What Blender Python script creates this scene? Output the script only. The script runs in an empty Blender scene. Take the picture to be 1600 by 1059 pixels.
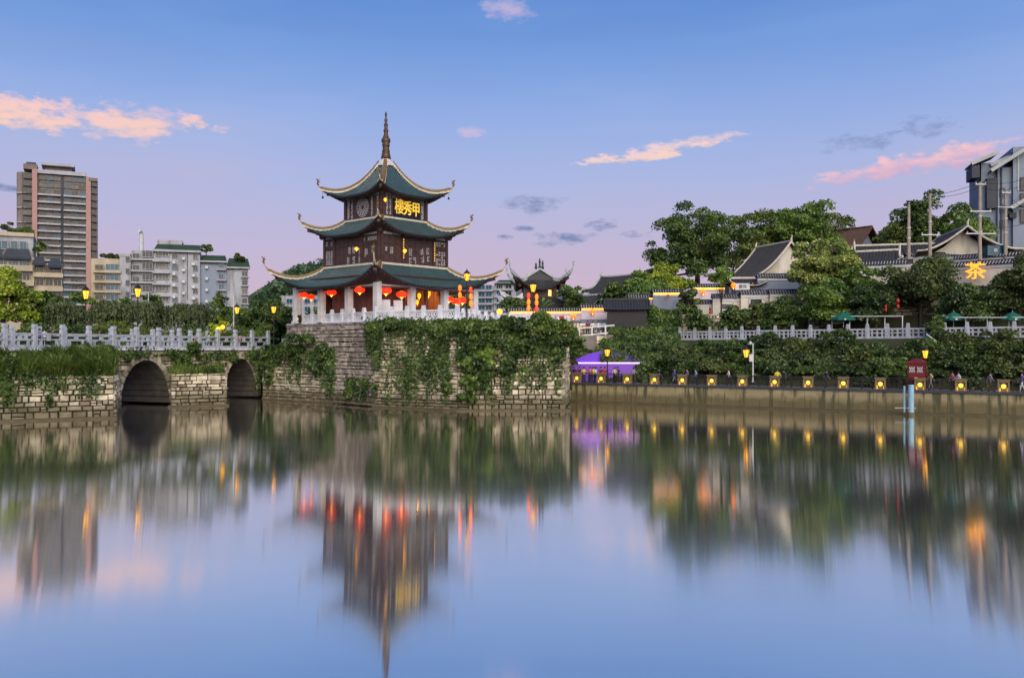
import bpy, bmesh, math, random
import numpy as np
from mathutils import Vector, Matrix
rad = math.radians
SC = bpy.context.scene
COL = SC.collection

# ---------------------------------------------------------------- camera
F, HZ, CH = 1400.0, 545.0, 5.5          # focal length in photo pixels, horizon row, eye height over the water
cam = bpy.data.cameras.new('camera'); camo = bpy.data.objects.new('camera', cam); COL.objects.link(camo)
camo.location = (0, 0, CH); camo.rotation_euler = (rad(90), 0, 0)
cam.sensor_width = 36; cam.lens = 36 * F / 1600; cam.shift_y = (HZ - 529.5) / 1600
cam.clip_end = 5000
SC.camera = camo

# ---------------------------------------------------------------- sky, sun, exposure
SUN_EL, SUN_AZ = 30, 168
wd = bpy.data.worlds.new('World'); SC.world = wd; wd.use_nodes = True
nt = wd.node_tree; nt.nodes.clear()
def N(t, **kw):
    n = nt.nodes.new(t)
    for k, v in kw.items(): setattr(n, k, v)
    return n
def S(v, sock):
    if isinstance(v, (int, float)): sock.default_value = v
    elif isinstance(v, tuple): sock.default_value = v
    else: nt.links.new(v, sock)
def M(op, a, b=0.0, c=0.0, clamp=False):
    n = N('ShaderNodeMath', operation=op, use_clamp=clamp)
    S(a, n.inputs[0]); S(b, n.inputs[1]); S(c, n.inputs[2]); return n.outputs[0]
def MIX(f, a, b):
    n = N('ShaderNodeMix', data_type='RGBA'); S(f, n.inputs[0]); S(a, n.inputs[6]); S(b, n.inputs[7]); return n.outputs[2]
tc = N('ShaderNodeTexCoord'); sep = N('ShaderNodeSeparateXYZ'); nt.links.new(tc.outputs['Generated'], sep.inputs[0])
dx, dy, dz = sep.outputs
lown = N('ShaderNodeTexNoise'); lown.inputs['Scale'].default_value = 2.2; lown.inputs['Detail'].default_value = 3
mp = N('ShaderNodeMapping'); mp.inputs['Scale'].default_value = (1, 1, 4); nt.links.new(tc.outputs['Generated'], mp.inputs[0]); nt.links.new(mp.outputs[0], lown.inputs[0])
el = M('ADD', dz, M('MULTIPLY', M('SUBTRACT', lown.outputs['Fac'], 0.5), 0.16))
ramp = N('ShaderNodeValToRGB'); nt.links.new(el, ramp.inputs[0])
cr = ramp.color_ramp; cr.interpolation = 'B_SPLINE'
stops = [(0.0, (.60, .42, .53)), (.09, (.55, .42, .58)), (.15, (.47, .45, .67)), (.21, (.37, .455, .75)), (.28, (.235, .385, .76)), (.37, (.085, .24, .63)), (1.0, (.03, .115, .42))]
while len(cr.elements) < len(stops): cr.elements.new(0.5)
for e, (p, c) in zip(cr.elements, stops): e.position = p; e.color = (*c, 1)
sky = ramp.outputs[0]
# clouds: azimuth / elevation ellipses broken up by noise
az = M('ARCTAN2', dx, dy); elv = M('ARCSINE', dz)
def cloudnoise(scale, det=6, sz=2.6, off=0.0):
    m = N('ShaderNodeMapping'); m.inputs['Scale'].default_value = (1, 1, sz); m.inputs['Location'].default_value = (off, off * .7, off * .3)
    nt.links.new(tc.outputs['Generated'], m.inputs[0])
    n = N('ShaderNodeTexNoise'); n.inputs['Scale'].default_value = scale; n.inputs['Detail'].default_value = det; n.inputs['Roughness'].default_value = .62
    nt.links.new(m.outputs[0], n.inputs[0]); return n.outputs['Fac']
n1, n2 = cloudnoise(18, 4), cloudnoise(58, 6, 2.6, 3.7); n3 = lown.outputs['Fac']
def cloud(px, py, w, h, slope=0.0, edge=1.0, amp=4.2):
    a0 = math.atan((px - 800) / F); e0 = math.atan((HZ - py) / F * math.cos(a0))
    u = M('SUBTRACT', az, a0); v = M('SUBTRACT', M('SUBTRACT', elv, e0), M('MULTIPLY', u, slope))
    r = M('ADD', M('POWER', M('ABSOLUTE', M('DIVIDE', u, w / F)), 2.0), M('POWER', M('ABSOLUTE', M('DIVIDE', v, h / F)), 2.0))
    nn = M('ADD', M('MULTIPLY', n1, .55), M('MULTIPLY', n2, .45))
    q = M('SUBTRACT', M('ADD', 1.0, M('MULTIPLY', M('SUBTRACT', nn, .5), amp * 2)), r)
    return M('MULTIPLY', q, edge, clamp=True), M('DIVIDE', v, h / F)
PINK = (.92, .58, .58, 1); ORANGE = (.98, .62, .46, 1); MAUVE = (.36, .30, .54, 1); DARK = (.125, .19, .39, 1)
def paint(sky, cl, top, bot, op):
    m, v = cl
    s = M('MULTIPLY_ADD', v, .45, .5, clamp=True)
    s = M('ADD', s, M('MULTIPLY', M('SUBTRACT', n2, .5), 1.5), clamp=True)
    return MIX(M('MULTIPLY', m, op), sky, MIX(s, bot, top))
for c in [(55, 178, 110, 20, 0, .8), (150, 190, 95, 24, -.03, .8), (240, 182, 80, 17, -.1, .6), (10, 168, 60, 20, 0, .7), (305, 190, 28, 10, 0, 1)]:
    sky = paint(sky, cloud(*c), PINK, ORANGE, .85)
for c in [(985, 246, 92, 11, .06, 1.2), (1070, 226, 80, 11, .12, .8)]:
    sky = paint(sky, cloud(*c), (.86, .62, .68, 1), (1.0, .66, .44, 1), .95)
for c in [(1390, 264, 120, 14, .10, .9), (1465, 248, 95, 18, .08, .8)]:
    sky = paint(sky, cloud(*c), (.92, .55, .58, 1), (.55, .38, .58, 1), .95)
for c in [(828, 322, 52, 14, 0, .6), (868, 373, 54, 12, 0, .7), (945, 350, 26, 9, 0, .8), (1000, 366, 30, 10, 0, .8), (1345, 222, 62, 14, .1, .45), (1440, 197, 44, 16, 0, .5), (790, 373, 14, 6, 0, 1), (815, 358, 20, 5, 0, .8), (0, 292, 30, 5, -.1, .6)]:
    sky = paint(sky, cloud(*c), DARK, (.16, .20, .40, 1), .9)
for c in [(790, 15, 42, 20, 0, .6), (735, 206, 24, 10, 0, .9)]:
    sky = paint(sky, cloud(*c), (.60, .52, .72, 1), (.66, .46, .66, 1), .7)
# faint streaky veil over the whole dome
veil = M('MULTIPLY', M('SUBTRACT', n3, .52, clamp=True), 1.5, clamp=True)
sky = MIX(M('MULTIPLY', veil, .5), sky, (.62, .52, .66, 1))
nis = N('ShaderNodeTexSky', sky_type='NISHITA', sun_disc=False)
nis.sun_elevation = rad(SUN_EL); nis.sun_rotation = rad(SUN_AZ)
nv = N('ShaderNodeVectorMath', operation='SCALE'); nt.links.new(nis.outputs[0], nv.inputs[0]); nv.inputs['Scale'].default_value = .06
sky = MIX(.12, sky, nv.outputs[0])
bg = N('ShaderNodeBackground'); bg.inputs['Strength'].default_value = .46; S(sky, bg.inputs['Color'])
out = N('ShaderNodeOutputWorld'); nt.links.new(bg.outputs[0], out.inputs[0])

sun = bpy.data.lights.new('sun', 'SUN'); sun.energy = 1.8; sun.angle = rad(60); sun.color = (1, .86, .70)
so = bpy.data.objects.new('sun', sun); COL.objects.link(so)
sd = Vector((math.sin(rad(SUN_AZ)) * math.cos(rad(SUN_EL)), math.cos(rad(SUN_AZ)) * math.cos(rad(SUN_EL)), math.sin(rad(SUN_EL))))
so.rotation_euler = (-sd).to_track_quat('-Z', 'Y').to_euler()
vs = SC.view_settings; vs.view_transform = 'Standard'; vs.look = 'None'; vs.exposure = 1.26; vs.gamma = 1; vs.use_curve_mapping = False
cy = SC.cycles; cy.use_denoising = True; cy.max_bounces = 5; cy.diffuse_bounces = 3; cy.glossy_bounces = 3; cy.transmission_bounces = 3; cy.transparent_max_bounces = 4
cy.use_adaptive_sampling = True; cy.adaptive_threshold = .03; wd.cycles.sampling_method = 'MANUAL'; wd.cycles.sample_map_resolution = 512
cy.sample_clamp_indirect = 4; cy.caustics_reflective = False; cy.caustics_refractive = False

# ---------------------------------------------------------------- helpers
def X(px, d): return (px - 800) / F * d
def Z(py, d): return CH + (HZ - py) / F * d
def P(px, py, d): return Vector((X(px, d), d, Z(py, d)))

def mat(name, col, rough=.7, var=.25, scale=3.0, col2=None, island=0.0, bump=0.0, emit=None, estr=0.0, metal=0.0, spec=.3, stain=None, stainscale=(1, 1, .25), stainamt=.5, tide=0.0):
    m = bpy.data.materials.new(name); m.use_nodes = True
    t = m.node_tree; b = t.nodes['Principled BSDF']
    b.inputs['Roughness'].default_value = rough; b.inputs['Metallic'].default_value = metal; b.inputs['Specular IOR Level'].default_value = spec
    if emit:
        b.inputs['Base Color'].default_value = (*col, 1)
        b.inputs['Emission Color'].default_value = (*emit, 1); b.inputs['Emission Strength'].default_value = estr
        return m
    def nn(k): return t.nodes.new(k)
    g = nn('ShaderNodeNewGeometry'); oi = nn('ShaderNodeObjectInfo')
    no = nn('ShaderNodeTexNoise'); no.inputs['Scale'].default_value = scale; no.inputs['Detail'].default_value = 5
    t.links.new(g.outputs['Position'], no.inputs[0])
    c2 = col2 or tuple(x * .55 for x in col)
    fac = no.outputs['Fac']
    mr = nn('ShaderNodeMapRange'); mr.inputs[1].default_value = .3; mr.inputs[2].default_value = .7
    mr.inputs[3].default_value = .5 - var; mr.inputs[4].default_value = .5 + var
    t.links.new(fac, mr.inputs[0]); fac = mr.outputs[0]
    if island:
        a = nn('ShaderNodeMath'); a.operation = 'ADD'; t.links.new(g.outputs['Random Per Island'], a.inputs[0]); t.links.new(oi.outputs['Random'], a.inputs[1])
        fr = nn('ShaderNodeMath'); fr.operation = 'FRACT'; t.links.new(a.outputs[0], fr.inputs[0])
        s = nn('ShaderNodeMath'); s.operation = 'MULTIPLY_ADD'; s.use_clamp = True; t.links.new(fr.outputs[0], s.inputs[0]); s.inputs[1].default_value = island
        s2 = nn('ShaderNodeMath'); s2.operation = 'SUBTRACT'; t.links.new(fac, s2.inputs[0]); s2.inputs[1].default_value = island / 2
        t.links.new(s2.outputs[0], s.inputs[2]); fac = s.outputs[0]
    mx = nn('ShaderNodeMix'); mx.data_type = 'RGBA'; t.links.new(fac, mx.inputs[0]); mx.inputs[6].default_value = (*c2, 1); mx.inputs[7].default_value = (*col, 1)
    res = mx.outputs[2]
    if stain:
        mpn = nn('ShaderNodeMapping'); mpn.inputs['Scale'].default_value = stainscale; t.links.new(g.outputs['Position'], mpn.inputs[0])
        ns = nn('ShaderNodeTexNoise'); ns.inputs['Scale'].default_value = 1.0; ns.inputs['Detail'].default_value = 6; t.links.new(mpn.outputs[0], ns.inputs[0])
        r2 = nn('ShaderNodeMapRange'); r2.inputs[1].default_value = .5; r2.inputs[2].default_value = .62; r2.inputs[4].default_value = stainamt; t.links.new(ns.outputs['Fac'], r2.inputs[0])
        m2 = nn('ShaderNodeMix'); m2.data_type = 'RGBA'; t.links.new(r2.outputs[0], m2.inputs[0]); t.links.new(res, m2.inputs[6]); m2.inputs[7].default_value = (*stain, 1); res = m2.outputs[2]
    if tide:       # algae mark left by the river level
        sx = nn('ShaderNodeSeparateXYZ'); t.links.new(g.outputs['Position'], sx.inputs[0])
        a1_ = nn('ShaderNodeMath'); a1_.operation = 'MULTIPLY_ADD'; t.links.new(no.outputs['Fac'], a1_.inputs[0]); a1_.inputs[1].default_value = -1.6; t.links.new(sx.outputs[2], a1_.inputs[2])
        r3 = nn('ShaderNodeMapRange'); r3.inputs[1].default_value = tide - .8; r3.inputs[2].default_value = tide - .3; r3.inputs[3].default_value = .75; r3.inputs[4].default_value = 0; t.links.new(a1_.outputs[0], r3.inputs[0])
        m3 = nn('ShaderNodeMix'); m3.data_type = 'RGBA'; t.links.new(r3.outputs[0], m3.inputs[0]); t.links.new(res, m3.inputs[6]); m3.inputs[7].default_value = (.075, .065, .028, 1); res = m3.outputs[2]
    t.links.new(res, b.inputs['Base Color'])
    if bump:
        nb = nn('ShaderNodeTexNoise'); nb.inputs['Scale'].default_value = scale * 3; nb.inputs['Detail'].default_value = 6; t.links.new(g.outputs['Position'], nb.inputs[0])
        bp = nn('ShaderNodeBump'); bp.inputs['Strength'].default_value = bump; bp.inputs['Distance'].default_value = .05; t.links.new(nb.outputs['Fac'], bp.inputs['Height']); t.links.new(bp.outputs[0], b.inputs['Normal'])
    return m

def leafmat(name, c1, c2, trans=.3, sc=.35):
    m = bpy.data.materials.new(name); m.use_nodes = True; t = m.node_tree; t.nodes.clear()
    def nn(k): return t.nodes.new(k)
    g = nn('ShaderNodeNewGeometry'); no = nn('ShaderNodeTexNoise'); no.inputs['Scale'].default_value = sc; no.inputs['Detail'].default_value = 3
    t.links.new(g.outputs['Position'], no.inputs[0])
    mr = nn('ShaderNodeMapRange'); mr.inputs[1].default_value = .35; mr.inputs[2].default_value = .65; mr.inputs[3].default_value = -.25; mr.inputs[4].default_value = .5; t.links.new(no.outputs['Fac'], mr.inputs[0])
    ad = nn('ShaderNodeMath'); ad.operation = 'MULTIPLY_ADD'; ad.use_clamp = True; t.links.new(g.outputs['Random Per Island'], ad.inputs[0]); ad.inputs[1].default_value = .7; t.links.new(mr.outputs[0], ad.inputs[2])
    mx = nn('ShaderNodeMix'); mx.data_type = 'RGBA'; t.links.new(ad.outputs[0], mx.inputs[0]); mx.inputs[6].default_value = (*c1, 1); mx.inputs[7].default_value = (*c2, 1)
    d = nn('ShaderNodeBsdfDiffuse'); tr = nn('ShaderNodeBsdfTranslucent'); t.links.new(mx.outputs[2], d.inputs[0]); t.links.new(mx.outputs[2], tr.inputs[0])
    gl = nn('ShaderNodeBsdfGlossy'); gl.inputs['Roughness'].default_value = .45; gl.inputs['Color'].default_value = (.6, .65, .6, 1)
    ms = nn('ShaderNodeMixShader'); ms.inputs[0].default_value = trans; t.links.new(d.outputs[0], ms.inputs[1]); t.links.new(tr.outputs[0], ms.inputs[2])
    ms2 = nn('ShaderNodeMixShader'); ms2.inputs[0].default_value = .05; t.links.new(ms.outputs[0], ms2.inputs[1]); t.links.new(gl.outputs[0], ms2.inputs[2])
    o = nn('ShaderNodeOutputMaterial'); t.links.new(ms2.outputs[0], o.inputs[0]); return m

K = {}
K['white'] = mat('white_stone', (.74, .76, .80), .6, .3, 2.5, (.50, .53, .58), stain=(.20, .21, .20), stainscale=(2.5, 2.5, .9), stainamt=.45, bump=.2)
K['balus'] = mat('balustrade_marble', (.70, .72, .76), .55, .25, 2.0, (.52, .55, .60), stain=(.30, .31, .30), stainscale=(2, 2, 1.0), stainamt=.3)
K['palestone'] = mat('blue_white_stone', (.44, .475, .53), .6, .35, 2.0, (.29, .32, .37), stain=(.22, .23, .23), stainscale=(2.5, 2.5, .9), stainamt=.4)
K['column'] = mat('column_stone', (.66, .66, .66), .6, .35, 1.6, (.46, .45, .44), stain=(.30, .26, .22), stainscale=(3, 3, .5), stainamt=.35)
K['stone'] = mat('limestone', (.74, .67, .50), .85, .4, 1.6, (.21, .18, .12), island=.95, bump=.5, stain=(.09, .095, .045), stainscale=(.8, .8, .45), stainamt=.5, tide=.9)
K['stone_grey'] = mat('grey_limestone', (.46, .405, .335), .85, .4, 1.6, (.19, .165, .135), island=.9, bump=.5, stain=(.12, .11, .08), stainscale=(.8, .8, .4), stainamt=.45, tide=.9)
K['shaded_vault'] = mat('shaded_vault_stone', (.13, .115, .095), .8, .35, 1.0, (.05, .045, .038), bump=.4)  # darker stone colour stands in for the shade inside the arches
K['mortar'] = mat('mortar', (.04, .038, .026), .95, .3, 2)
K['greentile'] = mat('green_glazed_tile', (.030, .064, .070), .42, .38, 1.2, (.014, .036, .042), spec=.55, stain=(.012, .04, .042), stainscale=(1.2, 1.2, .6), stainamt=.6)
K['ribtile'] = mat('green_rib_tile', (.048, .092, .098), .40, .4, 2.0, (.02, .046, .052), spec=.55, island=.4)
K['blacktile'] = mat('black_tile', (.045, .047, .052), .6, .3, 2.0, (.02, .021, .024), island=.4)
K['wood'] = mat('dark_timber', (.085, .046, .040), .6, .3, 3, (.034, .02, .02))
K['woodred'] = mat('red_brown_timber', (.23, .085, .055), .55, .3, 2, (.12, .045, .03))
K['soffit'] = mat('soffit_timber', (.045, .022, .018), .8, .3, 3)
K['trimwhite'] = mat('white_plaster_trim', (.66, .62, .51), .6, .35, 3, (.36, .33, .26))
K['coping'] = mat('amber_coping_tile', (.21, .13, .035), .45, .35, 4, (.085, .05, .02))
K['fret'] = mat('aged_fretwork', (.50, .51, .53), .7, .35, 4, (.26, .25, .25))
K['lattice'] = mat('white_fretwork', (.70, .72, .75), .6, .2, 3)
K['paleg'] = mat('pale_green_beam', (.42, .50, .45), .6, .35, 4, (.18, .22, .2))
K['gold'] = mat('gold_leaf', (.95, .62, .06), .35, .15, 3, (.7, .4, .03), emit=(1, .62, .06), estr=.16)
K['plaque'] = mat('plaque_lacquer', (.014, .016, .028), .35)
K['bronze'] = mat('bronze', (.12, .075, .045), .5, .35, 5, (.05, .033, .026), metal=.3)
K['iron'] = mat('black_iron', (.018, .017, .018), .5)
K['lampglass'] = mat('lit_lamp_glass', (.9, .5, .05), .4, emit=(1, .40, .02), estr=.75)
K['red'] = mat('red_lantern', (.75, .03, .012), .5, emit=(1, .03, .008), estr=.42)
K['redoff'] = mat('unlit_red_lantern', (.5, .03, .02), .5)
K['redcore'] = mat('lantern_bulb', (1, .5, .1), .5, emit=(1, .40, .05), estr=2)
K['orange'] = mat('orange_lantern', (.9, .2, .02), .5, emit=(1, .16, .01), estr=.6)
K['redsilk'] = mat('red_silk_lantern', (.7, .05, .03), .5, emit=(1, .06, .02), estr=.35)
K['strip'] = mat('amber_light_strip', (1, .5, .05), .5, emit=(1, .33, .02), estr=2.2)
K['bark'] = mat('bark', (.075, .058, .042), .9, .3, 3)
K['soil'] = mat('soil', (.045, .045, .022), .95, .35, .5, (.022, .03, .012))
K['paving'] = mat('paving', (.22, .20, .18), .85, .3, 1)
K['concrete'] = mat('embankment_concrete', (.34, .295, .17), .85, .35, .6, (.19, .165, .09), bump=.3, stain=(.05, .055, .03), stainscale=(2.4, 2.4, .32), stainamt=.9, tide=.7)
K['footing'] = mat('wet_footing', (.12, .10, .055), .6, .3, 1.0, (.05, .045, .025))
K['glass'] = mat('window_glass', (.020, .030, .036), .2, .3, 1, (.008, .012, .015), spec=.3)
K['glassblue'] = mat('blue_window_glass', (.015, .095, .145), .2, .3, 1, (.008, .04, .07), spec=.3)
K['curtain'] = mat('curtained_window', (.17, .17, .145), .4, .35, 1, (.05, .055, .05))
K['litwin'] = mat('lit_window', (.8, .45, .12), .5, emit=(1, .5, .12), estr=.9)
K['aptwhite'] = mat('painted_render', (.38, .40, .44), .8, .35, .6, (.25, .27, .30), stain=(.14, .14, .14), stainscale=(1.1, 1.1, .2), stainamt=.6)
K['cream'] = mat('cream_render', (.50, .44, .32), .8, .3, .6, (.34, .295, .21), stain=(.25, .22, .17), stainscale=(.5, .5, .12), stainamt=.4)
K['pink'] = mat('pink_tile_facade', (.40, .25, .225), .75, .25, .5, (.30, .18, .165))
K['slab'] = mat('white_floor_slab', (.42, .43, .47), .7, .25, 1)
K['towerwall'] = mat('tower_wall', (.22, .185, .17), .8, .3, .6)
K['greenroof'] = mat('green_roof', (.035, .075, .035), .8, .35, 1, (.018, .035, .02))
K['bluegrey'] = mat('blue_grey_wall', (.22, .27, .34), .7, .25, .4, (.16, .20, .26))
K['slate'] = mat('slate_fascia', (.055, .065, .08), .7, .25, .8)
K['palefascia'] = mat('pale_fascia', (.46, .50, .50), .7, .25, 1)
K['plaster'] = mat('old_white_plaster', (.64, .62, .55), .85, .3, .6, (.44, .41, .34), stain=(.28, .24, .16), stainscale=(.8, .8, .3), stainamt=.55)
K['pinkplaster'] = mat('painted_wall', (.60, .55, .62), .85, .3, .8, (.44, .42, .5))
K['graywall'] = mat('grey_blue_wall', (.22, .26, .34), .85, .3, .8)
K['blackshed'] = mat('black_sheet', (.022, .023, .025), .6, .3, 2)
K['brownroof'] = mat('brown_tile', (.12, .07, .05), .7, .3, 1.5, island=.3)
K['umb'] = mat('green_canvas', (.012, .13, .085), .7, .2, 2)
K['maroon'] = mat('maroon_paint', (.16, .018, .022), .5, .2, 2)
K['bluepipe'] = mat('blue_pipe', (.30, .50, .62), .5, .3, 3, (.2, .34, .44))
K['poleconc'] = mat('pole_concrete', (.36, .32, .26), .8, .3, 2)
K['galv'] = mat('galvanised', (.62, .64, .66), .4, .2, 3)
K['purplewall'] = mat('purple_lit_wall', (.13, .05, .34), .6, emit=(.28, .12, .55), estr=.10)  # violet light on the wall put into its own colour and glow
K['purplearch'] = mat('purple_glow_mural', (.09, .03, .36), .6, emit=(.22, .07, .8), estr=.15)  # violet light falling on the mural, painted in as a glow of its own
K['purplestrip'] = mat('violet_tube', (.9, .6, 1), .6, emit=(.95, .45, 1), estr=.6)
K['teasign'] = mat('orange_sign_face', (1, .5, .03), .5, emit=(1, .26, .004), estr=.4)
K['boxlamp'] = mat('lamp_box_stone', (.25, .19, .115), .8, .3, 3)
K['boxglow'] = mat('yellow_round_light', (1, .8, .1), .5, emit=(1, .58, .03), estr=.55)
K['boxside'] = mat('amber_lit_pane', (1, .5, .02), .5, emit=(1, .40, .01), estr=.25)
K['skin'] = mat('skin', (.48, .28, .19), .6, .1, 3)
K['hair'] = mat('hair', (.012, .01, .009), .6)
K['redcloth'] = mat('red_banner', (.60, .012, .02), .7, .2, 2)
K['blackplastic'] = mat('black_plastic', (.015, .015, .016), .5)
L = {}
L['dark'] = leafmat('dark_foliage', (.020, .050, .011), (.145, .225, .050))
L['bank'] = leafmat('bank_foliage', (.014, .036, .009), (.105, .170, .042))
L['bank2'] = leafmat('bank_olive_foliage', (.020, .040, .010), (.140, .180, .045))
L['olive'] = leafmat('olive_foliage', (.036, .068, .014), (.225, .285, .062))
L['ivy'] = leafmat('ivy_foliage', (.016, .042, .009), (.135, .215, .046), sc=.6)
L['mid'] = leafmat('green_foliage', (.036, .095, .016), (.230, .350, .060))
L['bright'] = leafmat('bright_foliage', (.09, .17, .012), (.42, .50, .045))
L['yellowg'] = leafmat('flowering_foliage', (.045, .110, .016), (.46, .50, .13), sc=.8)
L['willow'] = leafmat('willow_foliage', (.045, .072, .026), (.150, .195, .075))
L['hill'] = leafmat('hill_foliage', (.030, .075, .032), (.110, .190, .080), sc=.06)
L['grass'] = leafmat('grass_blades', (.055, .105, .020), (.26, .36, .08))

class MB:
    def __init__(s): s.v, s.f, s.m = [], [], []
    def add(s, vs, fs, mi=0, mtx=None):
        o = len(s.v)
        s.v += [tuple(mtx @ Vector(v)) for v in vs] if mtx is not None else [tuple(v) for v in vs]
        s.f += [tuple(i + o for i in f) for f in fs]; s.m += [mi] * len(fs); return s
    def box(s, c, d, rz=0, mi=0, tap=1.0):
        x, y, z = d[0] / 2, d[1] / 2, d[2] / 2
        vs = [(-x, -y, -z), (x, -y, -z), (x, y, -z), (-x, y, -z), (-x * tap, -y * tap, z), (x * tap, -y * tap, z), (x * tap, y * tap, z), (-x * tap, y * tap, z)]
        m = Matrix.Translation(c) @ Matrix.Rotation(rz, 4, 'Z')
        return s.add(vs, [(0, 3, 2, 1), (4, 5, 6, 7), (0, 1, 5, 4), (1, 2, 6, 5), (2, 3, 7, 6), (3, 0, 4, 7)], mi, m)
    def bar(s, p, q, w, h, mi=0):
        p, q = Vector(p), Vector(q); a = (q - p); ln = a.length
        if ln < 1e-5: return s
        a.normalize(); up = Vector((0, 0, 1)) if abs(a.z) < .98 else Vector((0, 1, 0))
        sd = a.cross(up).normalized(); u = sd.cross(a)
        vs = [p + sd * sx * w / 2 + u * sz * h / 2 for sx, sz in ((-1, -1), (1, -1), (1, 1), (-1, 1))] + [q + sd * sx * w / 2 + u * sz * h / 2 for sx, sz in ((-1, -1), (1, -1), (1, 1), (-1, 1))]
        return s.add(vs, [(0, 1, 2, 3), (7, 6, 5, 4), (0, 4, 5, 1), (1, 5, 6, 2), (2, 6, 7, 3), (3, 7, 4, 0)], mi)
    def tube(s, path, r, n=6, mi=0):
        path = [Vector(p) for p in path]; rs = r if isinstance(r, (list, tuple)) else [r] * len(path)
        vs, fs = [], []
        for i, p in enumerate(path):
            a = (path[min(i + 1, len(path) - 1)] - path[max(i - 1, 0)]).normalized()
            up = Vector((0, 0, 1)) if abs(a.z) < .9 else Vector((0, 1, 0))
            sd = a.cross(up).normalized(); u = sd.cross(a)
            for k in range(n):
                t = 2 * math.pi * k / n; vs.append(p + (sd * math.cos(t) + u * math.sin(t)) * rs[i])
        for i in range(len(path) - 1):
            for k in range(n):
                fs.append((i * n + k, i * n + (k + 1) % n, (i + 1) * n + (k + 1) % n, (i + 1) * n + k))
        fs.append(tuple(range(n - 1, -1, -1))); fs.append(tuple((len(path) - 1) * n + k for k in range(n)))
        return s.add(vs, fs, mi)
    def lathe(s, prof, n=12, c=(0, 0, 0), mi=0, ph=0.0):
        vs, fs = [], []
        for r, z in prof:
            for k in range(n):
                t = 2 * math.pi * k / n + ph; vs.append((c[0] + r * math.cos(t), c[1] + r * math.sin(t), c[2] + z))
        for i in range(len(prof) - 1):
            for k in range(n): fs.append((i * n + k, i * n + (k + 1) % n, (i + 1) * n + (k + 1) % n, (i + 1) * n + k))
        fs.append(tuple(range(n - 1, -1, -1))); fs.append(tuple((len(prof) - 1) * n + k for k in range(n)))
        return s.add(vs, fs, mi)
    def prism(s, poly, z0, z1, mi=0):
        n = len(poly); vs = [(x, y, z0) for x, y in poly] + [(x, y, z1) for x, y in poly]
        fs = [tuple(range(n - 1, -1, -1)), tuple(range(n, 2 * n))] + [(i, (i + 1) % n, n + (i + 1) % n, n + i) for i in range(n)]
        return s.add(vs, fs, mi)
    def slabpoly(s, pts, off, mi=0):     # polygon pts pushed by a vector: a solid sheet
        n = len(pts); pts = [Vector(p) for p in pts]; off = Vector(off)
        fs = [tuple(range(n)), tuple(range(2 * n - 1, n - 1, -1))] + [(i, n + i, n + (i + 1) % n, (i + 1) % n) for i in range(n)]
        return s.add(pts + [p + off for p in pts], fs, mi)
    def mesh(s, name, mats, smooth=False):
        me = bpy.data.meshes.new(name); me.from_pydata(s.v, [], s.f)
        for m in (mats if isinstance(mats, (list, tuple)) else [mats]): me.materials.append(K.get(m, L.get(m)) if isinstance(m, str) else m)
        me.polygons.foreach_set('material_index', s.m)
        if smooth: me.polygons.foreach_set('use_smooth', [True] * len(s.f))
        me.update(); return me
    def build(s, name, mats, parent=None, smooth=False, loc=None, rz=0): return mobj(name, s.mesh(name, mats, smooth), parent, loc, rz)

def mobj(name, me, parent=None, loc=None, rz=0, scale=None):
    o = bpy.data.objects.new(name, me); COL.objects.link(o)
    if parent is not None: o.parent = parent
    if loc is not None: o.location = loc
    if rz: o.rotation_euler = (0, 0, rz)
    if scale is not None: o.scale = scale
    return o
def tag(o, label=None, cat=None, group=None, kind=None):
    if label: o['label'] = label
    if cat: o['category'] = cat
    if group: o['group'] = group
    if kind: o['kind'] = kind
    return o
def T(name, label, cat, loc=(0, 0, 0), rz=0, group=None):
    o = bpy.data.objects.new(name, None); COL.objects.link(o); o.location = loc; o.rotation_euler = (0, 0, rz); o.empty_display_size = .3
    return tag(o, label, cat, group)
KIDS = {}
def copy_tree(o, loc=None, rz=None, label=None, parent=None, scale=None, group=None):
    c = o.copy(); COL.objects.link(c); c.parent = parent
    if loc is not None: c.location = loc
    if rz is not None: c.rotation_euler = (0, 0, rz)
    if scale is not None: c.scale = scale
    if label: c['label'] = label
    if group: c['group'] = group
    for ch in list(o.children): copy_tree(ch, parent=c)
    return c
def npmesh(name, V, Q, mats):
    me = bpy.data.meshes.new(name); nv, nq = len(V), len(Q); k = Q.shape[1]
    me.vertices.add(nv); me.vertices.foreach_set('co', np.ascontiguousarray(V, dtype=np.float32).ravel())
    me.loops.add(nq * k); me.loops.foreach_set('vertex_index', np.ascontiguousarray(Q, dtype=np.int32).ravel())
    me.polygons.add(nq); me.polygons.foreach_set('loop_start', np.arange(0, nq * k, k, dtype=np.int32))
    try: me.polygons.foreach_set('loop_total', np.full(nq, k, dtype=np.int32))
    except Exception: pass
    for m in (mats if isinstance(mats, (list, tuple)) else [mats]): me.materials.append(L.get(m, K.get(m)) if isinstance(m, str) else m)
    me.update(calc_edges=True); return me
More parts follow.
